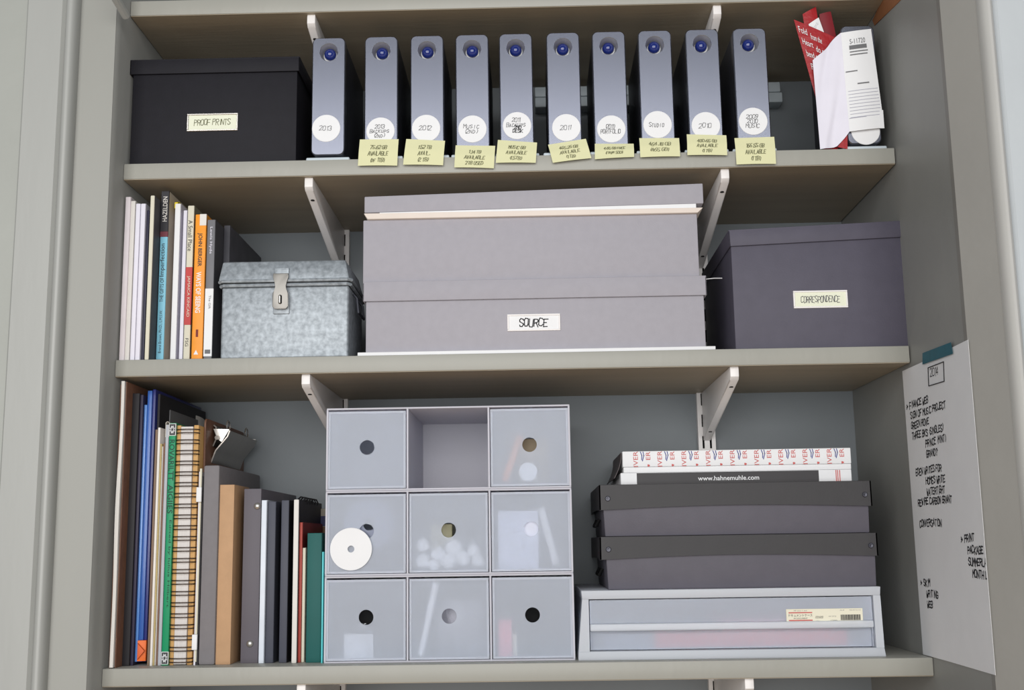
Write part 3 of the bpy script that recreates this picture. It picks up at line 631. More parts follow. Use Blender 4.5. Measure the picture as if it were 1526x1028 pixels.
b = B(); xl, xr = X(205.5, 960, .036), X(217.8, 960, .036); za, zb_ = Zt(211, 985, .036), Zt(211, 954, .036); zm = (za+zb_)/2
b.hexa([(xl, .034, za), (xr, .036, za), (xr, .0415, za), (xl, .0415, za), (xl, .034, zb_), (xr, .036, zb_), (xr, .0415, zb_), (xl, .0415, zb_)], .0006)
t = thing('orange_tag', 'orange folded tag clipped low on the blue folders', 'tag', (xl, .036, za))
part(t, 'body', b, mat('orange_tag', (228, 108, 40), .5))
b = B(); b.prism([(xl+.001, za+.002), (xr-.0005, zm), (xl+.001, zb_-.003)], 'y', .0315, .0345, .0006); part(t, 'folded_flap', b, mat('orange_flap', (214, 92, 34), .5))
gp = 'pale files beside the green book'
for (u0, u1, vt, yy, rgb, lab) in ((218.8, 222.6, 640, .03, (128, 106, 88), 'brown edged file touching the navy edged blue folder'), (222.8, 226.6, 637, .028, (226, 220, 214), 'white file among the thin pale files'), (226.8, 229.4, 661, .03, (190, 170, 116), 'tan file among the thin pale files'),
                         (229.6, 231.8, 665, .032, (206, 202, 196), 'pale grey file next to the tan file'), (232, 234.6, 660, .034, (132, 100, 84), 'brown file among the thin pale files')):
    slab('paper_file', lab, 'file', u0, u1, vt, yy, .23, mat('file_%d' % rgb[2], rgb, .65), bev=.0004, group=gp)
# grey folder with a looped top edge
x0, x1 = X(234.8, V4, .03), X(239.6, V4, .03); z1 = Zt(250, 628, .03)
t = thing('hanging_folder', 'grey folder with a rolled loop at its top corner', 'folder', (x0, .03, 0), gp)
b = B(); b.box(x0, x1, .03, .23, 0, z1-.004, .0006); part(t, 'body', b, mat('grey_file', (176, 178, 184), .6))
b = B(); xm = (x0+x1)/2; r = .0026; b.strip([(xm-r+.0002, z1-.02), (xm-r+.0002, z1-r)] + [(xm-r*math.cos(math.radians(a)), z1-r+r*math.sin(math.radians(a))) for a in range(0, 181, 30)] + [(xm+r-.0002, z1-.02)], 'y', .03, .2); b.solid(.0006); part(t, 'rolled_loop', b, mat('pale_loop', (200, 194, 182), .6))
# black folder and grey card behind the pale files
xx = fx1+.0004; b = B(); b.box(xx, xx+.0028, .05, .262, 0, Zt(233, 587, .05)); single('black_folder', b, mat('black_cloth', (34, 32, 36)), 'large black folder rising behind the pale files and green book', 'folder', (xx, .05, 0))
xx += .0031; b = B(); b.box(xx, xx+.0012, .09, .255, 0, Zt(236, 611, .09)); single('grey_card', b, mat('grey_card', (120, 120, 122), .6), 'tall grey card standing behind the pale files', 'card', (xx, .09, 0))
# curled white sheet
b = B(); q = [at(277, 615, .19), at(305, 628, .25)]
b.grid(lambda s, k: Vector((q[0].x+.008*s+.006*(1-k)*math.sin(s*3), .19+.065*s, .05+(q[0].z-.05)*(1-k)-.004*s*(1-k))), 8, 8).solid(.0004)
single('curled_sheet', b, OFFW, 'curled grey white sheet rising behind the spiral notebook', 'paper', (q[0].x, .19, 0.05))
# green book
GREEN = mat('green_spine', (0, 140, 92), .45, var=.03)
y = .028
t, sp, x0, x1, z1 = volume('paperback_book', 'green paperback with ornamental ends on its spine', 'book', 239.9, 250.4, 630, y, .2, 0, V4, GREEN, None, OFFW)
xm = (x0+x1)/2
ORN = mat('ornament_black', (40, 42, 44), .5)
for (v0, v1, uu) in ((631, 649, 262), (971, 990, 246)):
    za, zb_ = Zt(uu, v1, y), Zt(uu, v0, y); o = band(sp, x0, x1, y, v0, v1, uu, WHITE, 'ornament_panel')
    b = B(); b.box(x0+.0006, x1-.0006, y-.0007, y, za+.0007, zb_-.0007); part(sp, 'ornament_ground', b, ORN)
    b = B()
    for k in range(8):
        a = k*math.pi/4; ribbons(b, [[(.0014*math.cos(a), .0022*math.sin(a)), (.0034*math.cos(a+.35), .0058*math.sin(a+.35)), (.0018*math.cos(a+.75), .003*math.sin(a+.75))]], .0007, facing(xm, y-.001, (za+zb_)/2))
    o = part(sp, 'ornament_scroll', b, WHITE, smooth=0); o['kind'] = 'stuff'
DKG = mat('dark_green_print', (10, 62, 46), .6)
spine_type(sp, 'ROVARILTT', xm, y-.0003, 258, 655, 716, .0066, DKG, down, .01); spine_type(sp, 'AIGIIES', xm, y-.0003, 254, 722, 765, .0066, DKG, down, .01)
spine_type(sp, 'Edited by Iulius Hilbert', xm+.001, y-.0003, 248, 775, 905, .0036, DKG, down)
# spiral notebook
y = .03; x0, x1 = X(251, V4, y), X(284.6, V4, y); z1 = Zt(284, 633, y); tc = .0052
TAN = mat('tan_cover', (200, 156, 96), .6, var=.06, scale=60); PG = mat('page_edges', (216, 210, 206), .7, var=.1, scale=60, stretch=(40, 1, 1))
t = thing('spiral_notebook', 'thick spiral notebook with tan covers and dark wire loops', 'notebook', ((x0+x1)/2, y, 0))
b = B(); b.box(x0, x0+tc, y+.003, y+.15, 0, z1, .0008); part(t, 'cover', b, TAN)
b = B(); b.box(x1-tc-.001, x1, y+.003, y+.15, 0, z1, .0008); part(t, 'cover', b, TAN)
b = B(); b.box(x0+tc+.0006, x1-tc-.0016, y+.001, y+.147, .001, z1-.002, .0005); part(t, 'page_block', b, PG)
WIRE = mat('bronze_wire', (58, 46, 40), .35, .6)
nl = 22
for k in range(nl):
    zc = .006+(z1-.014)*k/(nl-1); b = B()
    for dz in (-.0022, .0022):
        xa, xb = x0+.0004, x1-.0006
        pts = [(xa-.0002, y+.008, zc+dz), (xa-.0006, y+.003, zc+dz), (xa+.002, y-.001, zc+dz), (xa+.008, y-.0028, zc+dz), ((xa+xb)/2, y-.0034, zc+dz), (xb-.008, y-.0028, zc+dz), (xb-.002, y-.001, zc+dz), (xb+.0008, y+.003, zc+dz), (xb+.0006, y+.008, zc+dz)]
        b.tube(pts, .00075, 6)
    part(t, 'wire_loop', b, WIRE, smooth=60)
# brown clipboard with bull clip
y = .055
x0 = x1+.0005; z1 = Zt(302, 623, y); xb = x0+.0024; xclip = xb
t = thing('clipboard', 'brown hardboard clipboard with a large steel clip', 'clipboard', (x0, y, 0))
pr = rrect(y, .258, 0, z1, .008, 4); b = B(); b.prism(pr, 'x', x0, xb, .0004); part(t, 'board', b, BROWN)
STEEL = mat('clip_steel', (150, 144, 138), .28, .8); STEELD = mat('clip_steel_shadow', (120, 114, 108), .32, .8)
yc0, yc1 = .085, .235; zj = z1-.052; zt_ = z1-.004
jaw = [(xb, zj-.002), (xb+.004, zj+.006), (xb+.0075, zj+.022), (xb+.016, zj+.03)]
b = B(); b.strip([(xb+.0002, zj-.004), (xb+.003, zj+.004), (xb+.006, zj+.012), (xb+.021, zj+.030), (xb+.024, zj+.038)], 'y', yc0, yc1); b.solid(.0016); part(t, 'clip_lever', b, STEEL)
b = B(); b.strip([(xb+.0012, zj+.018), (xb+.006, zj+.030), (xb+.0045, zj+.044), (xb+.0012, zj+.047)], 'y', yc0+.004, yc1-.004); b.solid(.0016); part(t, 'clip_base', b, STEELD)
for ya in (yc0, yc1-.0012):
    b = B(); b.prism([(xb+.0015, zj+.041), (xb+.0225, zj+.040), (xb+.013, zj+.0235), (xb+.0075, zj+.027)], 'y', ya, ya+.0012); part(t, 'clip_cheek', b, NICKEL)
b = B(); b.tube([(xb+.0075, yc0-.004, zj+.029), (xb+.0075, yc1+.004, zj+.029)], .003, 12); part(t, 'clip_spring', b, STEELD)
for ya in (yc0+.02, yc1-.03):
    b = B(); b.tube([(xb+.016+.0*k, ya+.008*math.cos(k*math.pi/8), zj+.046+.007*math.sin(k*math.pi/8)) for k in range(16)], .0011, 6, closed=True); part(t, 'clip_ring', b, NICKEL)
# slide-bound report with white end clips
y = .03; x0, x1 = xclip+.0002, X(294.6, V4, y); z1 = Zt(300, 698, y)
t = thing('report_cover', 'black edged report held by small white slide clips', 'report', (x0, y, 0))
b = B(); b.box(x0, x0+.002, y, .24, 0, z1-.004); part(t, 'white_board', b, LAV)
b = B(); b.box(x0+.0021, x1, y+.001, .24, 0, z1-.01); part(t, 'black_sheets', b, mat('black_cloth', (34, 32, 36)))
b = B(); b.box(x0+.001, x0+.0036, y-.001, y+.004, .004, z1, .0004); part(t, 'binding_strip', b, CREAM)
for (va, vb_, uu) in ((726, 748, 299), (945, 968, 287)):
    b = B(); b.box(x0-.0016, x1-.0004, y-.005, y-.0012, Zt(uu, vb_, y), Zt(uu, va, y), .0006); part(t, 'slide_clip', b, WHITE)
# grey slipcase, kraft box, two-ring binder
GB = mat('grey_cloth', (122, 118, 120), .7, var=.04, scale=80, bump=.1, bscale=700)
slab('grey_slipcase', 'plain grey cloth slipcase taller than the kraft box', 'slipcase', 295, 319.5, 693, .028, .25, GB, bev=.0025)
slab('kraft_box', 'narrow brown kraft cardboard box standing on end', 'cardboard box', 320.6, 343, 722, .032, .11, KRAFT, bev=.0006)
y = .045; x0, x1 = X(358, 988, y), X(384.2, 988, y); z1 = Zt(384, 728, y)
BIND = mat('grey_binder', (94, 89, 96), .55, var=.03)
t = thing('ring_binder', 'dark grey ring binder with two rivets on its spine', 'binder', ((x0+x1)/2, y, 0))
b = B(); b.box(x0, x1, y, y+.002, 0, z1, .0006); part(t, 'spine', b, BIND)
for xa in (x0, x1-.002): b = B(); b.box(xa, xa+.002, y+.0018, .265, 0, z1, .0005); part(t, 'cover', b, BIND)
b = B(); b.box(x0+.0022, x1-.0022, y+.02, .25, .002, z1-.012); part(t, 'sheets', b, OFFW)
for (uu, vv) in ((383.5, 754), (372.5, 959)):
    p = at(uu, vv, y); b = B(); b.lathe([(.0048, .0008), (.0045, -.0008), (.003, -.0024), (0, -.003)], (p.x, y, p.z), 'y', 20); part(t, 'rivet', b, NICKEL, 'shiny round rivet', 80)
# slimmer books
y = .042
volume('slim_notebook', 'white spined slim notebook next to the riveted binder', 'notebook', 384.6, 393, 745, y-.004, .17, 0, 988, mat('bluish_white', (216, 222, 232), .5))
SLATE = mat('slate_cover', (70, 72, 84), .55)
volume('slate_notebook', 'slate notebook touching the white spined slim notebook', 'notebook', 394.5, 407, 747, y, .15, 0, 988, SLATE, None, CREAM)
volume('slate_notebook', 'slate notebook between its twin and the white book', 'notebook', 415, 427, 745, y, .15, 0, 988, SLATE, mat('black_cloth', (34, 32, 36)), WHITE)
volume('slim_book', 'white spined book with a black coil at its top', 'book', 433.8, 441.8, 744, y-.006, .16, 0, 988, OFFW, mat('black_cloth', (34, 32, 36)), OFFW)
p = at(452, 744, .09); b = B()
b.tube([(p.x+.006*math.cos(k*.9), .075+.0025*k, p.z-.003+.006*math.sin(k*.9)) for k in range(40)], .0011, 6); single('coil_binding', b, mat('black_wire', (28, 28, 30), .4), 'black coil wire curling above the white spined book', 'coil', (p.x, .09, p.z-.01))
volume('slim_book', 'thin red book leaning against the white spined book', 'book', 442.2, 448, 778, .044, .14, 0, 988, mat('brick_red', (178, 72, 60), .5), mat('deep_red', (120, 40, 40), .5), CREAM)
volume('slim_book', 'thin cream booklet between the red book and the teal book', 'booklet', 448.3, 453.2, 816, .046, .13, 0, 988, CREAM, None, CREAM)
x0, x1 = X(449, 800, .09), X(483, 800, .09); 
t = thing('stationery_box', 'beige and navy stationery box behind the teal book', 'box', (x0, .115, 0))
b = B(); b.box(x0+.0008, x1, .19, .25, 0, Zt(470, 758, .19), .0006); part(t, 'body', b, mat('beige_box', (168, 160, 146), .6))
b = B(); b.box(x0+.0008, x1, .189, .1905, Zt(470, 784, .19), Zt(470, 769, .19)); part(t, 'navy_band', b, mat('navy_print', (48, 50, 96), .5))
b = B(); b.box(x0+.0008, x1, .189, .1904, 0, Zt(470, 785, .19)); part(t, 'brown_panel', b, mat('brown_panel', (122, 92, 70), .6))
volume('teal_book', 'dark teal book standing beside the frosted drawers', 'book', 455.2, 477.6, 794, .04, .14, 0, 988, mat('dark_teal', (18, 88, 84), .6, var=.05), None, OFFW)
slab('turquoise_folder', 'turquoise sliver of a folder against the frosted drawers', 'folder', 478, 480.6, 822, .034, .15, mat('turquoise', (90, 200, 204), .5), vb=988, bev=.0002)

# ---------------------------------------------------------------- frosted drawer units
y = .026; DEP = .2
x0, x1 = X(482.5, 985, y), X(857.5, 985, y); H = Zt(660, 605.5, y)/3
ORDU = (('lowest', 0), ('middle', 1), ('topmost', 2))
bayw = (x1-x0)/3; wt = .0022
units = []
for nm, k in ORDU:
    z0 = k*H+.0001; z1 = (k+1)*H-.0001
    lab = {0: 'lowest frosted three drawer unit standing on the shelf', 1: 'middle frosted three drawer unit in the stack', 2: 'topmost frosted three drawer unit with one bay left empty'}[k]
    t = thing('drawer_unit', lab, 'drawer unit', ((x0+x1)/2, y, z0), 'stacked frosted drawer units'); b = B(); units.append(t)
    b.box(x0, x1, y, y+DEP, z0, z0+wt, .0004, 1); b.box(x0, x1, y, y+DEP, z1-wt, z1, .0004, 1)
    for j in range(4):
        xx = x0+j*bayw; a = xx if j == 0 else xx-wt if j == 3 else xx-wt/2; b.box(a, a+wt, y, y+DEP, z0+wt, z1-wt)
    b.box(x0+wt, x1-wt, y+DEP-.002, y+DEP, z0+wt, z1-wt); part(t, 'case', b, FROSTC)
    for j in range(3):
        if k == 2 and j == 1: continue
        a = x0+j*bayw+wt*.75+.0006; c = x0+(j+1)*bayw-wt*.75-.0006; za, zb_ = z0+wt+.0006, z1-wt-.0022
        yf = y+.0018; hc = ((a+c)/2, (za+zb_)/2+.003)
        b = B(); b.holed(rrect(a, c, za, zb_, .0015, 3, 12), hc, .0092, yf, .0016)
        b.box(a, a+.0013, yf+.0016, y+DEP-.006, za, zb_-.004); b.box(c-.0013, c, yf+.0016, y+DEP-.006, za, zb_-.004); b.box(a, c, yf+.0016, y+DEP-.006, za, za+.0013)
        b.box(a, c, y+DEP-.0075, y+DEP-.006, za, zb_-.004)
        dr = part(t, 'drawer', b, FROST)
        b = B(); f = .0028
        for q in ((a, c, zb_-f, zb_), (a, c, za, za+f), (a, a+f, za+f, zb_-f), (c-f, c, za+f, zb_-f)): b.box(q[0], q[1], yf-.0008, yf+.0006, q[2], q[3])
        part(dr, 'rim', b, FROSTR)
def bay(j, k): # inner box of a drawer
    return x0+j*bayw+.005, x0+(j+1)*bayw-.005, k*H+.0046, (k+1)*H-.01
yi = y+.0045
def disc(label, u, v, r, yy, m, hole=.0072, name='compact_disc'):
    p = at(u, v, yy); b = B(); b.lathe([(hole, 0), (r, 0), (r, .0012), (hole, .0012), (hole, 0)], (p.x, yy, p.z), 'y', 48)
    return single(name, b, m, label, 'disc', (p.x, yy, p.z-r), 'discs in the frosted drawer')
a, c, za, zb_ = bay(0, 1)
disc('white compact disc stuck to the front of a frosted drawer', 523, 818, .0262, y-.0006, WHITE, .0042)
disc('faint grey disc standing behind the white one in a drawer', 550, 782, .032, yi+.004, mat('grey_disc', (112, 118, 140), .3), .007)
a, c, za, zb_ = bay(1, 1); rn = random.Random(4)
caps = [(630, 812, 10), (652, 826, 11), (676, 815, 13), (668, 836, 12), (690, 832, 11), (712, 836, 10), (630, 836, 11), (706, 820, 10), (646, 842, 9)]
for (u_, v_, r_) in caps:
    rr = r_/1230; p = at(u_, v_, yi+.004); pz = max(p.z, za+rr)
    b = B(); b.lathe([(0, -rr*.8), (rr*.7, -rr*.75), (rr, -rr*.35), (rr, rr*.6), (0, rr*.7)], (p.x, yi+rr, pz), 'y', 20)
    single('bottle_top', b, WHITE, 'small white plastic bottle top heaped in a frosted drawer', 'bottle top', (p.x, yi+rr, pz-rr), 'bottle tops heaped in a frosted drawer')
b = B(); p = at(668, 797, yi+.03); b.box(p.x-.022, p.x+.006, yi+.02, yi+.09, za+.001, p.z+.014, .002); single('olive_tin', b, mat('olive_tin', (150, 144, 112), .4), 'olive tin seen through the drawer hole above white caps', 'tin', (p.x, yi+.03, za))
a, c, za, zb_ = bay(2, 1)
b = B(); p0, p1 = at(742, 762, yi), at(803, 838, yi)
for k in range(5): b.box(p0.x, p1.x, yi+.002+k*.004, yi+.0035+k*.004, za+.0005, p0.z-.002*k)
o = single('paper_cards', b, mat('bluish_cards', (208, 211, 226), .6), 'white cards standing upright in a frosted drawer', 'cards', (p0.x, yi, za)); o['kind'] = 'stuff'
b = B(); q0, q1 = at(806, 756, yi+.006), at(829, 842, yi+.006); b.tube([Vector((q1.x, q1.y, za+.006)), q0], .0048, 14); single('glue_tube', b, WHITE, 'white tube leaning beside the white cards in a drawer', 'tube', (q1.x, q1.y, za))
a, c, za, zb_ = bay(0, 2)
a, c, za, zb_ = bay(2, 2)
p = at(787, 703, yi); b = B(); b.lathe([(0, 0), (.0112, 0), (.0118, .0006), (.0118, .012), (0, .012)], (p.x, yi-.0008, p.z), 'y', 30); single('tape_roll', b, WHITE, 'white roll end pressed to the front of the top drawer', 'roll', (p.x, yi, p.z-.0118))
b = B(); q0, q1 = at(775, 650, yi+.006), at(752, 706, yi+.004); b.tube([Vector((q1.x, q1.y, za+.005)), q0], .0048, 10); single('orange_pencil_case', b, mat('orange_plastic', (214, 130, 84), .5), 'orange stick leaning inside the top drawer', 'stick', (q1.x, q1.y, za))
b = B(); q0 = at(792, 668, yi+.03); b.box(q0.x-.018, q0.x+.022, yi+.022, yi+.07, za+.0005, q0.z+.012, .002); single('khaki_pouch', b, mat('khaki', (132, 116, 92), .6), 'khaki pouch inside the top drawer behind its hole', 'pouch', (q0.x, yi+.03, za))
a, c, za, zb_ = bay(0, 0)
BLKP = mat('black_plastic', (9, 9, 10), .7, spec=.2)
b = B(); b.box(a+.006, c-.012, yi+.02, yi+.11, za+.0005, za+.062, .003); t = thing('black_case', 'black case with white lettering inside the lowest drawer', 'case', ((a+c)/2, yi+.02, za)); part(t, 'body', b, BLKP)
b = B(); p = at(541, 931, yi+.02); printed(b, 'or', .008, .005, facing(p.x, yi+.0196, p.z-.0005)); part(t, 'lettering', b, WHITE, smooth=0)
b = B(); p0, p1 = at(513, 945, yi+.006), at(556, 968, yi+.006); b.box(p0.x, p1.x, yi+.006, yi+.007, za+.0005, p0.z); single('white_label', b, WHITE, 'white card lying against the front of the lowest drawer', 'card', (p0.x, yi, za))
a, c, za, zb_ = bay(1, 0)
b = B(); q0, q1 = at(650, 868, yi+.003), at(627, 972, yi+.003); d = (q0-q1); b.tube([Vector((q1.x, q1.y, za+.004)), q0], .0042, 10); single('white_stick', b, WHITE, 'white stick leaning diagonally inside a lowest drawer', 'stick', (q1.x, q1.y, za))
b = B(); b.box((a+c)/2-.02, c-.004, yi+.02, yi+.1, za+.0005, za+.07, .004); single('foil_packet', b, mat('foil', (118, 118, 126), .4, .6, bump=.6, bscale=60), 'silver foil packet behind the white stick in a drawer', 'packet', ((a+c)/2, yi+.02, za))
a, c, za, zb_ = bay(2, 0)
b = B(); p0, p1 = at(743, 924, yi+.001), at(763, 972, yi+.001); b.box(p0.x, p1.x, yi+.001, yi+.02, za+.0005, p0.z, .001); single('pink_carton', b, mat('pink_card', (226, 120, 140), .6), 'small pink carton in the corner of a lowest drawer', 'carton', (p0.x, yi, za))
b = B(); p0, p1 = at(764, 945, yi+.001), at(770.5, 964, yi+.001); b.box(p0.x, p1.x, yi+.001, yi+.01, za+.0005, p0.z, .001); single('cream_vial', b, CREAM, 'cream vial beside the pink carton in a drawer', 'vial', (p0.x, yi, za))
b = B(); b.box(a+.02, c-.006, yi+.028, yi+.12, za+.0005, za+.07, .003); single('black_pouch', b, BLKP, 'black pouch behind the pink carton in a lowest drawer', 'pouch', ((a+c)/2, yi+.03, za))

# ---------------------------------------------------------------- frosted document drawer
y = .02
FX0, FX1 = X(862, 984, y), X(1321, 978, y); TX0, TX1 = X(866, 880, y), X(1312, 873, y); z1 = Zt(1090, 877, y)
t = thing('document_drawer', 'wide frosted document drawer with a cream product label', 'drawer unit', ((FX0+FX1)/2, y, 0))
ox0, ox1 = X(878, 930, y), X(1303.5, 925, y); oz1, oz0 = Zt(1090, 890, y), Zt(1090, 968, y); DD2 = .24
FROSTD = frosted('frosted_document_case', (236, 240, 247), .2, .3, .3)
b = B()
def quadbox(pts, ya, yb, bev=0.): b.hexa([(pts[0][0], ya, pts[0][1]), (pts[1][0], ya, pts[1][1]), (pts[1][0], yb, pts[1][1]), (pts[0][0], yb, pts[0][1]), (pts[3][0], ya, pts[3][1]), (pts[2][0], ya, pts[2][1]), (pts[2][0], yb, pts[2][1]), (pts[3][0], yb, pts[3][1])], bev)
quadbox([(TX0+.001, oz1), (TX1-.001, oz1), (TX1, z1), (TX0, z1)], y, y+DD2, .0008)
quadbox([(FX0, 0), (FX1, 0), (FX1-.0015, oz0), (FX0+.0005, oz0)], y, y+DD2, .0008)
quadbox([(FX0+.0006, oz0), (ox0, oz0), (ox0, oz1), (TX0+.001, oz1)], y, y+DD2); quadbox([(ox1, oz0), (FX1-.0016, oz0), (TX1-.001, oz1), (ox1, oz1)], y, y+DD2)
b.box(ox0, ox1, y+DD2-.002, y+DD2, oz0, oz1); part(t, 'case', b, FROSTD)
yd = y+.003; a, c, za, zb_ = ox0+.0012, ox1-.0012, oz0+.001, oz1-.0012
zl1, zl0 = Zt(1090, 927, y), Zt(1090, 938, y)
b = B(); b.box(a, c, yd, yd+.0015, zl1, zb_, .0004, 1); b.box(a, c, yd+.006, yd+.0075, za, zl0); b.box(a, c, yd+.007, y+DD2-.01, za, za+.0015); b.box(a, a+.0015, yd+.002, y+DD2-.01, za, zb_-.003); b.box(c-.0015, c, yd+.002, y+DD2-.01, za, zb_-.003)
dr = part(t, 'drawer', b, FROST)
b = B(); b.box(a, c, yd-.004, yd+.008, zl0, zl1, .0018, 3); part(dr, 'handle_lip', b, FROSTD)
lx0, lx1 = X(1172.5, 918, y), X(1286.5, 917, y); lz1, lz0 = Zt(1230, 907, y), Zt(1230, 930, y)
b = B(); b.box(lx0, lx1, yd-.0008, yd+.0003, lz0, lz1); lb = part(dr, 'product_label', b, mat('cream_label', (226, 221, 200), .6, var=.01))
LW, LH = lx1-lx0, lz1-lz0; yy = yd-.0012; px = lambda s, q: (lx0+s*LW, lz1-q*LH)
RB = mat('red_print', (196, 92, 88), .6)
for (q0, q1) in ((.2, .27), (.7, .77)): b = B(); (xa, z_a), (xb, z_b) = px(.03, q1), px(.34, q0); b.box(xa, xb, yy, yd-.0006, z_a, z_b); part(lb, 'red_rule', b, RB)
def lp(body, s, q, wd, hh, m=INK):
    b = B(); xx, zz = px(s, q); printed(b, body, wd*LW, hh*LH, facing(xx, yy, zz)); part(lb, 'lettering', b, m, smooth=0)
lp('\u30c9\u30ad\u30e5\u30e1\u30f3\u30c8\u30b1\u30fc\u30b9', .185, .41, .31, .17); lp('PP 2/3 \u00d7 A4', .185, .11, .17, .07, PENCIL); lp('PP DOCUMENT', .185, .61, .18, .08); lp('W37 D26 H9 cm A4', .185, .87, .31, .08)
lp('370x260', .43, .5, .1, .07); lp('POLYPROP', .43, .59, .1, .07); lp('JPY', .405, .8, .05, .07, PENCIL); lp('W 37.0', .6, .5, .1, .07, PENCIL); lp('1200', .62, .78, .08, .1); lp('A4', .73, .11, .06, .06, PENCIL); lp('4547315', .9, .11, .15, .06, PENCIL); lp('4 547315 120', .84, .88, .26, .06, PENCIL)
b = B(); rn = random.Random(11); s = .71
while s < .965:
    wdt = rn.choice((.004, .006, .009)); (xa, z_a), (xb, z_b) = px(s, .76), px(s+wdt, .4); b.box(xa, xb, yy, yd-.0006, z_a, z_b); s += wdt+rn.choice((.004, .006))
part(lb, 'barcode', b, INK)['kind'] = 'stuff'
# papers seen through the drawer
b = B(); p0, p1 = at(975, 946, y+.02), at(1260, 938, y+.02); b.box(p0.x, p1.x, y+.014, y+.2, za+.0019, za+.019, .001); single('red_notebook', b, mat('red_cover', (206, 60, 64), .6), 'red notebook lying inside the document drawer', 'notebook', ((p0.x+p1.x)/2, y+.014, za+.0019))
b = B(); xx0, xx1 = X(900, 946, y+.02), X(972, 946, y+.02); b.box(xx0, xx1, y+.016, y+.2, za+.0019, za+.018, .001); single('grey_notepad', b, mat('dim_grey', (120, 124, 140), .6), 'grey notepad lying inside the document drawer', 'notepad', ((xx0+xx1)/2, y+.016, za+.0019))
b = B(); xx0, xx1 = X(1075, 925, y+.02), X(1240, 920, y+.02); b.box(xx0, xx1, y+.016, y+.2, za+.0193, za+.034, .001); single('pink_notebook', b, mat('pale_red_cover', (214, 122, 130), .6), 'pale red notebook on top of the red one in the drawer', 'notebook', ((xx0+xx1)/2, y+.016, za+.0193))
ZD = z1

# ---------------------------------------------------------------- riveted black boxes on the document drawer
def riveted(label, z0, uL, uR, vB, lidL, lidR, vlT, vlB, y, dep):
    um = (uL+uR)/2
    bx0, bx1 = X(uL, vB, y), X(uR, vB, y); lz1, lz0 = Zt(um, vlT, y-.003), Zt(um, vlB, y-.003); lx0, lx1 = X(lidL, (vlT+vlB)/2, y-.003), X(lidR, (vlT+vlB)/2, y-.003)
    t = thing('riveted_box', label, 'storage box', ((bx0+bx1)/2, y, z0), 'black riveted boxes')
    b = B(); i = .006; b.hexa([(bx0+.003, y+.002, z0), (bx1-.001, y+.002, z0), (bx1-.001, y+dep-.004, z0), (bx0+.003, y+dep-.004, z0), (bx0, y, lz1-.004), (bx1, y, lz1-.004), (bx1, y+dep, lz1-.004), (bx0, y+dep, lz1-.004)], .0012); part(t, 'body', b, RIVB)
    n = 24; arch = [(lx0+(lx1-lx0)*k/n, lz0-.0008+.0042*math.sin(math.pi*k/n)) for k in range(n+1)]; y0 = y-.003; y1 = y+dep+.003; th = .0016
    b = B(); b.prism(arch + [(lx1, lz1-.0005), (lx0, lz1-.0005)], 'y', y0, y0+th); b.prism(arch + [(lx1, lz1-.0005), (lx0, lz1-.0005)], 'y', y1-th, y1)
    b.box(lx0, lx1, y0, y1, lz1-th, lz1, .0008)
    m = 12; sa = [(y0+(y1-y0)*k/m, lz0-.001+.002*math.sin(math.pi*k/m)) for k in range(m+1)]
    for xa in (lx0, lx1-th): b.prism(sa + [(y1, lz1-.0005), (y0, lz1-.0005)], 'x', xa, xa+th)
    part(t, 'lid', b, LIDBLK)
    for xx in (lx0+.0105, lx1-.0085):
        b = B(); b.lathe([(.0034, .0005), (.0034, -.0007), (.0026, -.0014), (.001, -.0014), (0, -.0009)], (xx, y0, (lz0+lz1)/2-.002), 'y', 18); part(t, 'rivet', b, mat('dark_rivet', (66, 66, 74), .3, .5))
    zc = (z0+lz0)/2
    b = B(); b.tube([(bx0-.0002, y+dep*.3, zc+.006), (bx0-.004, y+dep*.3, zc-.002), (bx0-.004, y+dep*.6, zc-.002), (bx0-.0002, y+dep*.6, zc+.006)], .0022, 8); part(t, 'side_handle', b, BLKP)
    return lz1
z = riveted('lower black riveted box standing on the frosted document drawer', ZD+.0002, 903, 1308, 870, 894, 1308, 796.5, 830, .03, .22)
z = riveted('upper black riveted box carrying the white paper boxes', z+.0002, 898, 1297, 780, 893, 1299, 719, 756, .03, .22)
# white paper boxes
y = .055
x0, x1 = X(925, 712, y), X(1269, 706, y); zt = Zt(1090, 702, y)
t = thing('paper_box', 'white paper box with a black band showing a web address', 'paper box', ((x0+x1)/2, y, z))
b = B(); b.box(x0, x1, y, y+.19, z+.0002, zt, .0008); part(t, 'body', b, WHITE)
ba, bb = X(949, 712, y), X(1220, 708, y)
b = B(); b.box(ba, bb, y-.0006, y+.001, z+.0006, zt-.0006); o = part(t, 'black_band', b, mat('band_black', (46, 43, 45), .4, spec=.3))
b = B(); xa, xb = X(1040, 712, y), X(1131, 711, y); printed(b, 'www.hahnemuhle.com', xb-xa, .0058, facing((xa+xb)/2, y-.001, Zt(1085, 712, y)), bold=.01); part(o, 'lettering', b, WHITE, smooth=0)
b = B()
for uu in (1246, 1248.5, 1251.5): xa = X(uu, 708, y); b.box(xa-.0005, xa+.0005, y-.0005, y+.001, z+.0006, zt-.0006)
o = part(t, 'red_stripes', b, RB); o['kind'] = 'stuff'
z = zt+.0002; x0, x1 = X(929, 690, y), X(1268, 682, y); zm = Zt(1090, 693.5, y); zt = Zt(1090, 670, y)
t = thing('paper_box', 'white paper box with red and blue repeated lettering on its lid', 'paper box', ((x0+x1)/2, y, z))
b = B(); b.box(x0, x1, y+.001, y+.19, z, zm, .0008); part(t, 'tray', b, WHITE)
b = B(); b.box(x0-.001, x1, y-.001, y+.192, zm, zt, .001); ld_ = part(t, 'lid', b, WHITE)
BP = mat('blue_print', (60, 70, 140), .6); yf = y-.0014; hz = zt-zm; rep = (x1-x0)/9.4
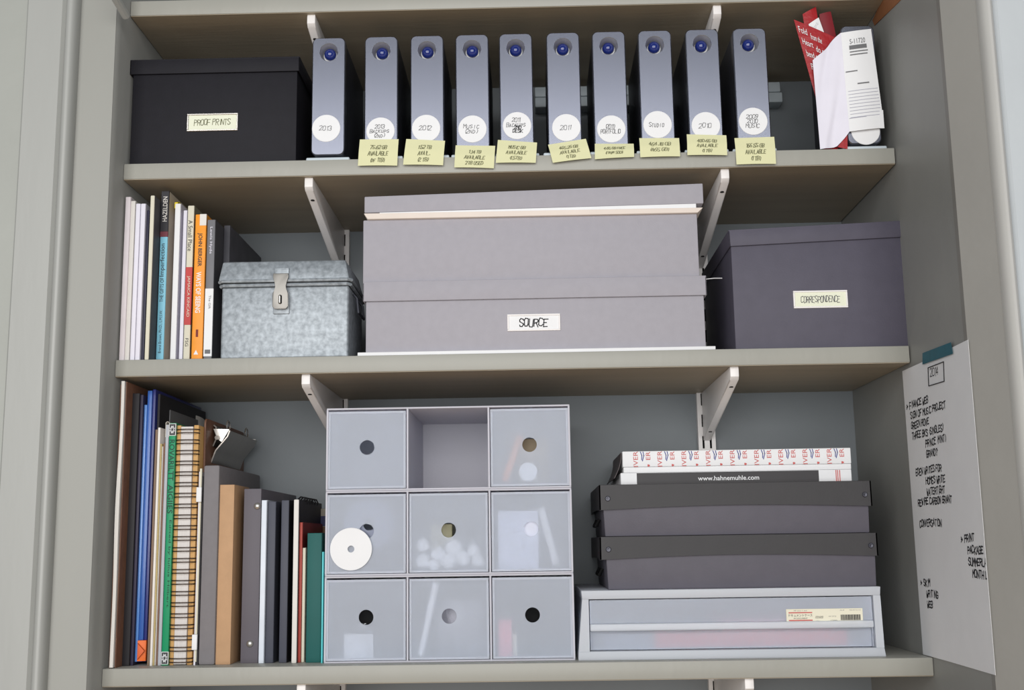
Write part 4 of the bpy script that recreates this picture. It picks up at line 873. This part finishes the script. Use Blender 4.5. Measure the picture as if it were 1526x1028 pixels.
for k in range(9):
    xc = x0+rep*(k+.75)
    b = B(); printed(b, 'IVER', hz*.98, .0058, upw(xc-.0075, yf, (zm+zt)/2)); part(ld_, 'red_lettering', b, RB, smooth=0)
    b = B(); printed(b, 'ER', hz*.52, .0055, upw(xc+.0085, yf, zm+hz*.7)); printed(b, "'", hz*.14, .003, upw(xc+.009, yf, zm+hz*.08)); part(ld_, 'red_lettering', b, RB, smooth=0)['kind'] = 'stuff'
    b = B(); ribbons(b, [[(-.001, hz*.36), (.0006, hz*.14), (.0002, -hz*.12)], [(.0022, hz*.36), (.0032, hz*.14), (.0012, -hz*.2)]], .001, facing(xc, yf, zm+hz*.58)); part(ld_, 'blue_emblem', b, BP, smooth=0)['kind'] = 'stuff'
b = B(); b.grid(lambda s, q: Vector((x0-.0012-.010*q*q-.0005, y+.004+.15*s, zt-.001-(zt-z+.006)*q)), 6, 8).solid(.0008); part(t, 'loose_side_flap', b, mat('dark_flap', (70, 60, 60), .5), 'dark curling side flap')

# ---------------------------------------------------------------- handwritten sheet on the right wall
xp = lambda yv: W1 if yv >= -.05 else W1+(X(1446, 560, -.2)-W1)*((-.05-yv)/.15)
def onwall(u, v, off=.0012):
    a = W1
    for _ in range(12):
        p = atx(u, v, a-off); a = xp(p.y)
    return p
Q = [onwall(1345, 553), onwall(1443, 506), onwall(1484, 1006), onwall(1376, 975)]
print('sheet', [tuple(round(c, 3) for c in q) for q in Q])
def onq(s, q, off=0.):
    p = Q[0].lerp(Q[1], s).lerp(Q[3].lerp(Q[2], s), q); p.x = xp(p.y)-.0013-off-.002*math.sin(q*3.14)*s*0; return p
t = thing('wall_sheet', 'long white handwritten sheet taped to the right wall', 'paper', tuple(Q[3]))
b = B(); b.grid(lambda s, q: onq(s, q), 12, 24).solid(.0003); part(t, 'paper', b, WHITE, smooth=60)
def wall_text(u, v, lines, h, wd, seed, lead=1.5, fit=None):
    # find sheet coordinates of the pixel
    best = min(((s/60, q/160) for s in range(61) for q in range(161)), key=lambda sq: (Vector(proj(onq(*sq)))-Vector((u, v))).length)
    sx = (Q[1]-Q[0]).length; sq = (Q[3]-Q[0]).length
    b = B(); ribbons(b, strokes(lines, h, lead, 'l', .15, .12, .72, seed), wd, lambda a, c: onq(min(.995, best[0]+a/sx), best[1]-c/sq, .0006)); return b
def proj(p):
    d = p-CAM; zc = d.dot(_f); return (763+FPX*d.dot(_r)/zc, 514-FPX*d.dot(_u)/zc)
part(t, 'handwriting', wall_text(1387, 561, ['2014'], .0095, .001, 61), INK, smooth=0)
for i, (u, v, ln) in enumerate(((1352, 611, ['> FINANCE WEB', (.012, 'SIGN OF MUSIC PROJECT'), (.012, 'GREEN ROVE'), (.012, 'THREE BKS (SINGLES)'), (.06, 'PRINCE (MINT)'), (.06, 'GRAND?')]), (1365, 708, ['EDEN WRITES FOR', (.035, 'HOMES WRITE'), (.035, 'WATERTIGHT')]), (1369, 754, ['REWIRE CARBON GRANT', '', 'CONVERSATION']), (1434, 808, ['> PRINT', (.018, 'PACKAGE'), (.018, 'SUMMERLAND'), (.028, 'MONTH LOG')]), (1373, 872, ['> SKIM', (.018, 'WRITING'), (.018, 'WEB')]))):
    part(t, 'handwriting', wall_text(u, v, ln, .0076, .0015, 70+i, 1.68), INK, smooth=0)
b = B(); cs = [(1383, 548), (1406, 539), (1407, 568), (1384, 575)]
pl = [onwall(*c, .0022) for c in cs]
b.tube(pl, .0006, 6, closed=True); part(t, 'drawn_frame', b, INK)
T = [onwall(*c, .003) for c in ((1375, 526), (1417, 510), (1420, 527), (1375, 543))]
b = B(); b.grid(lambda s, q: T[0].lerp(T[1], s).lerp(T[3].lerp(T[2], s), q), 6, 3).solid(.0003); part(t, 'tape', b, mat('teal_tape', (20, 92, 108), .5, var=.12, scale=60), 'strip of teal tape')
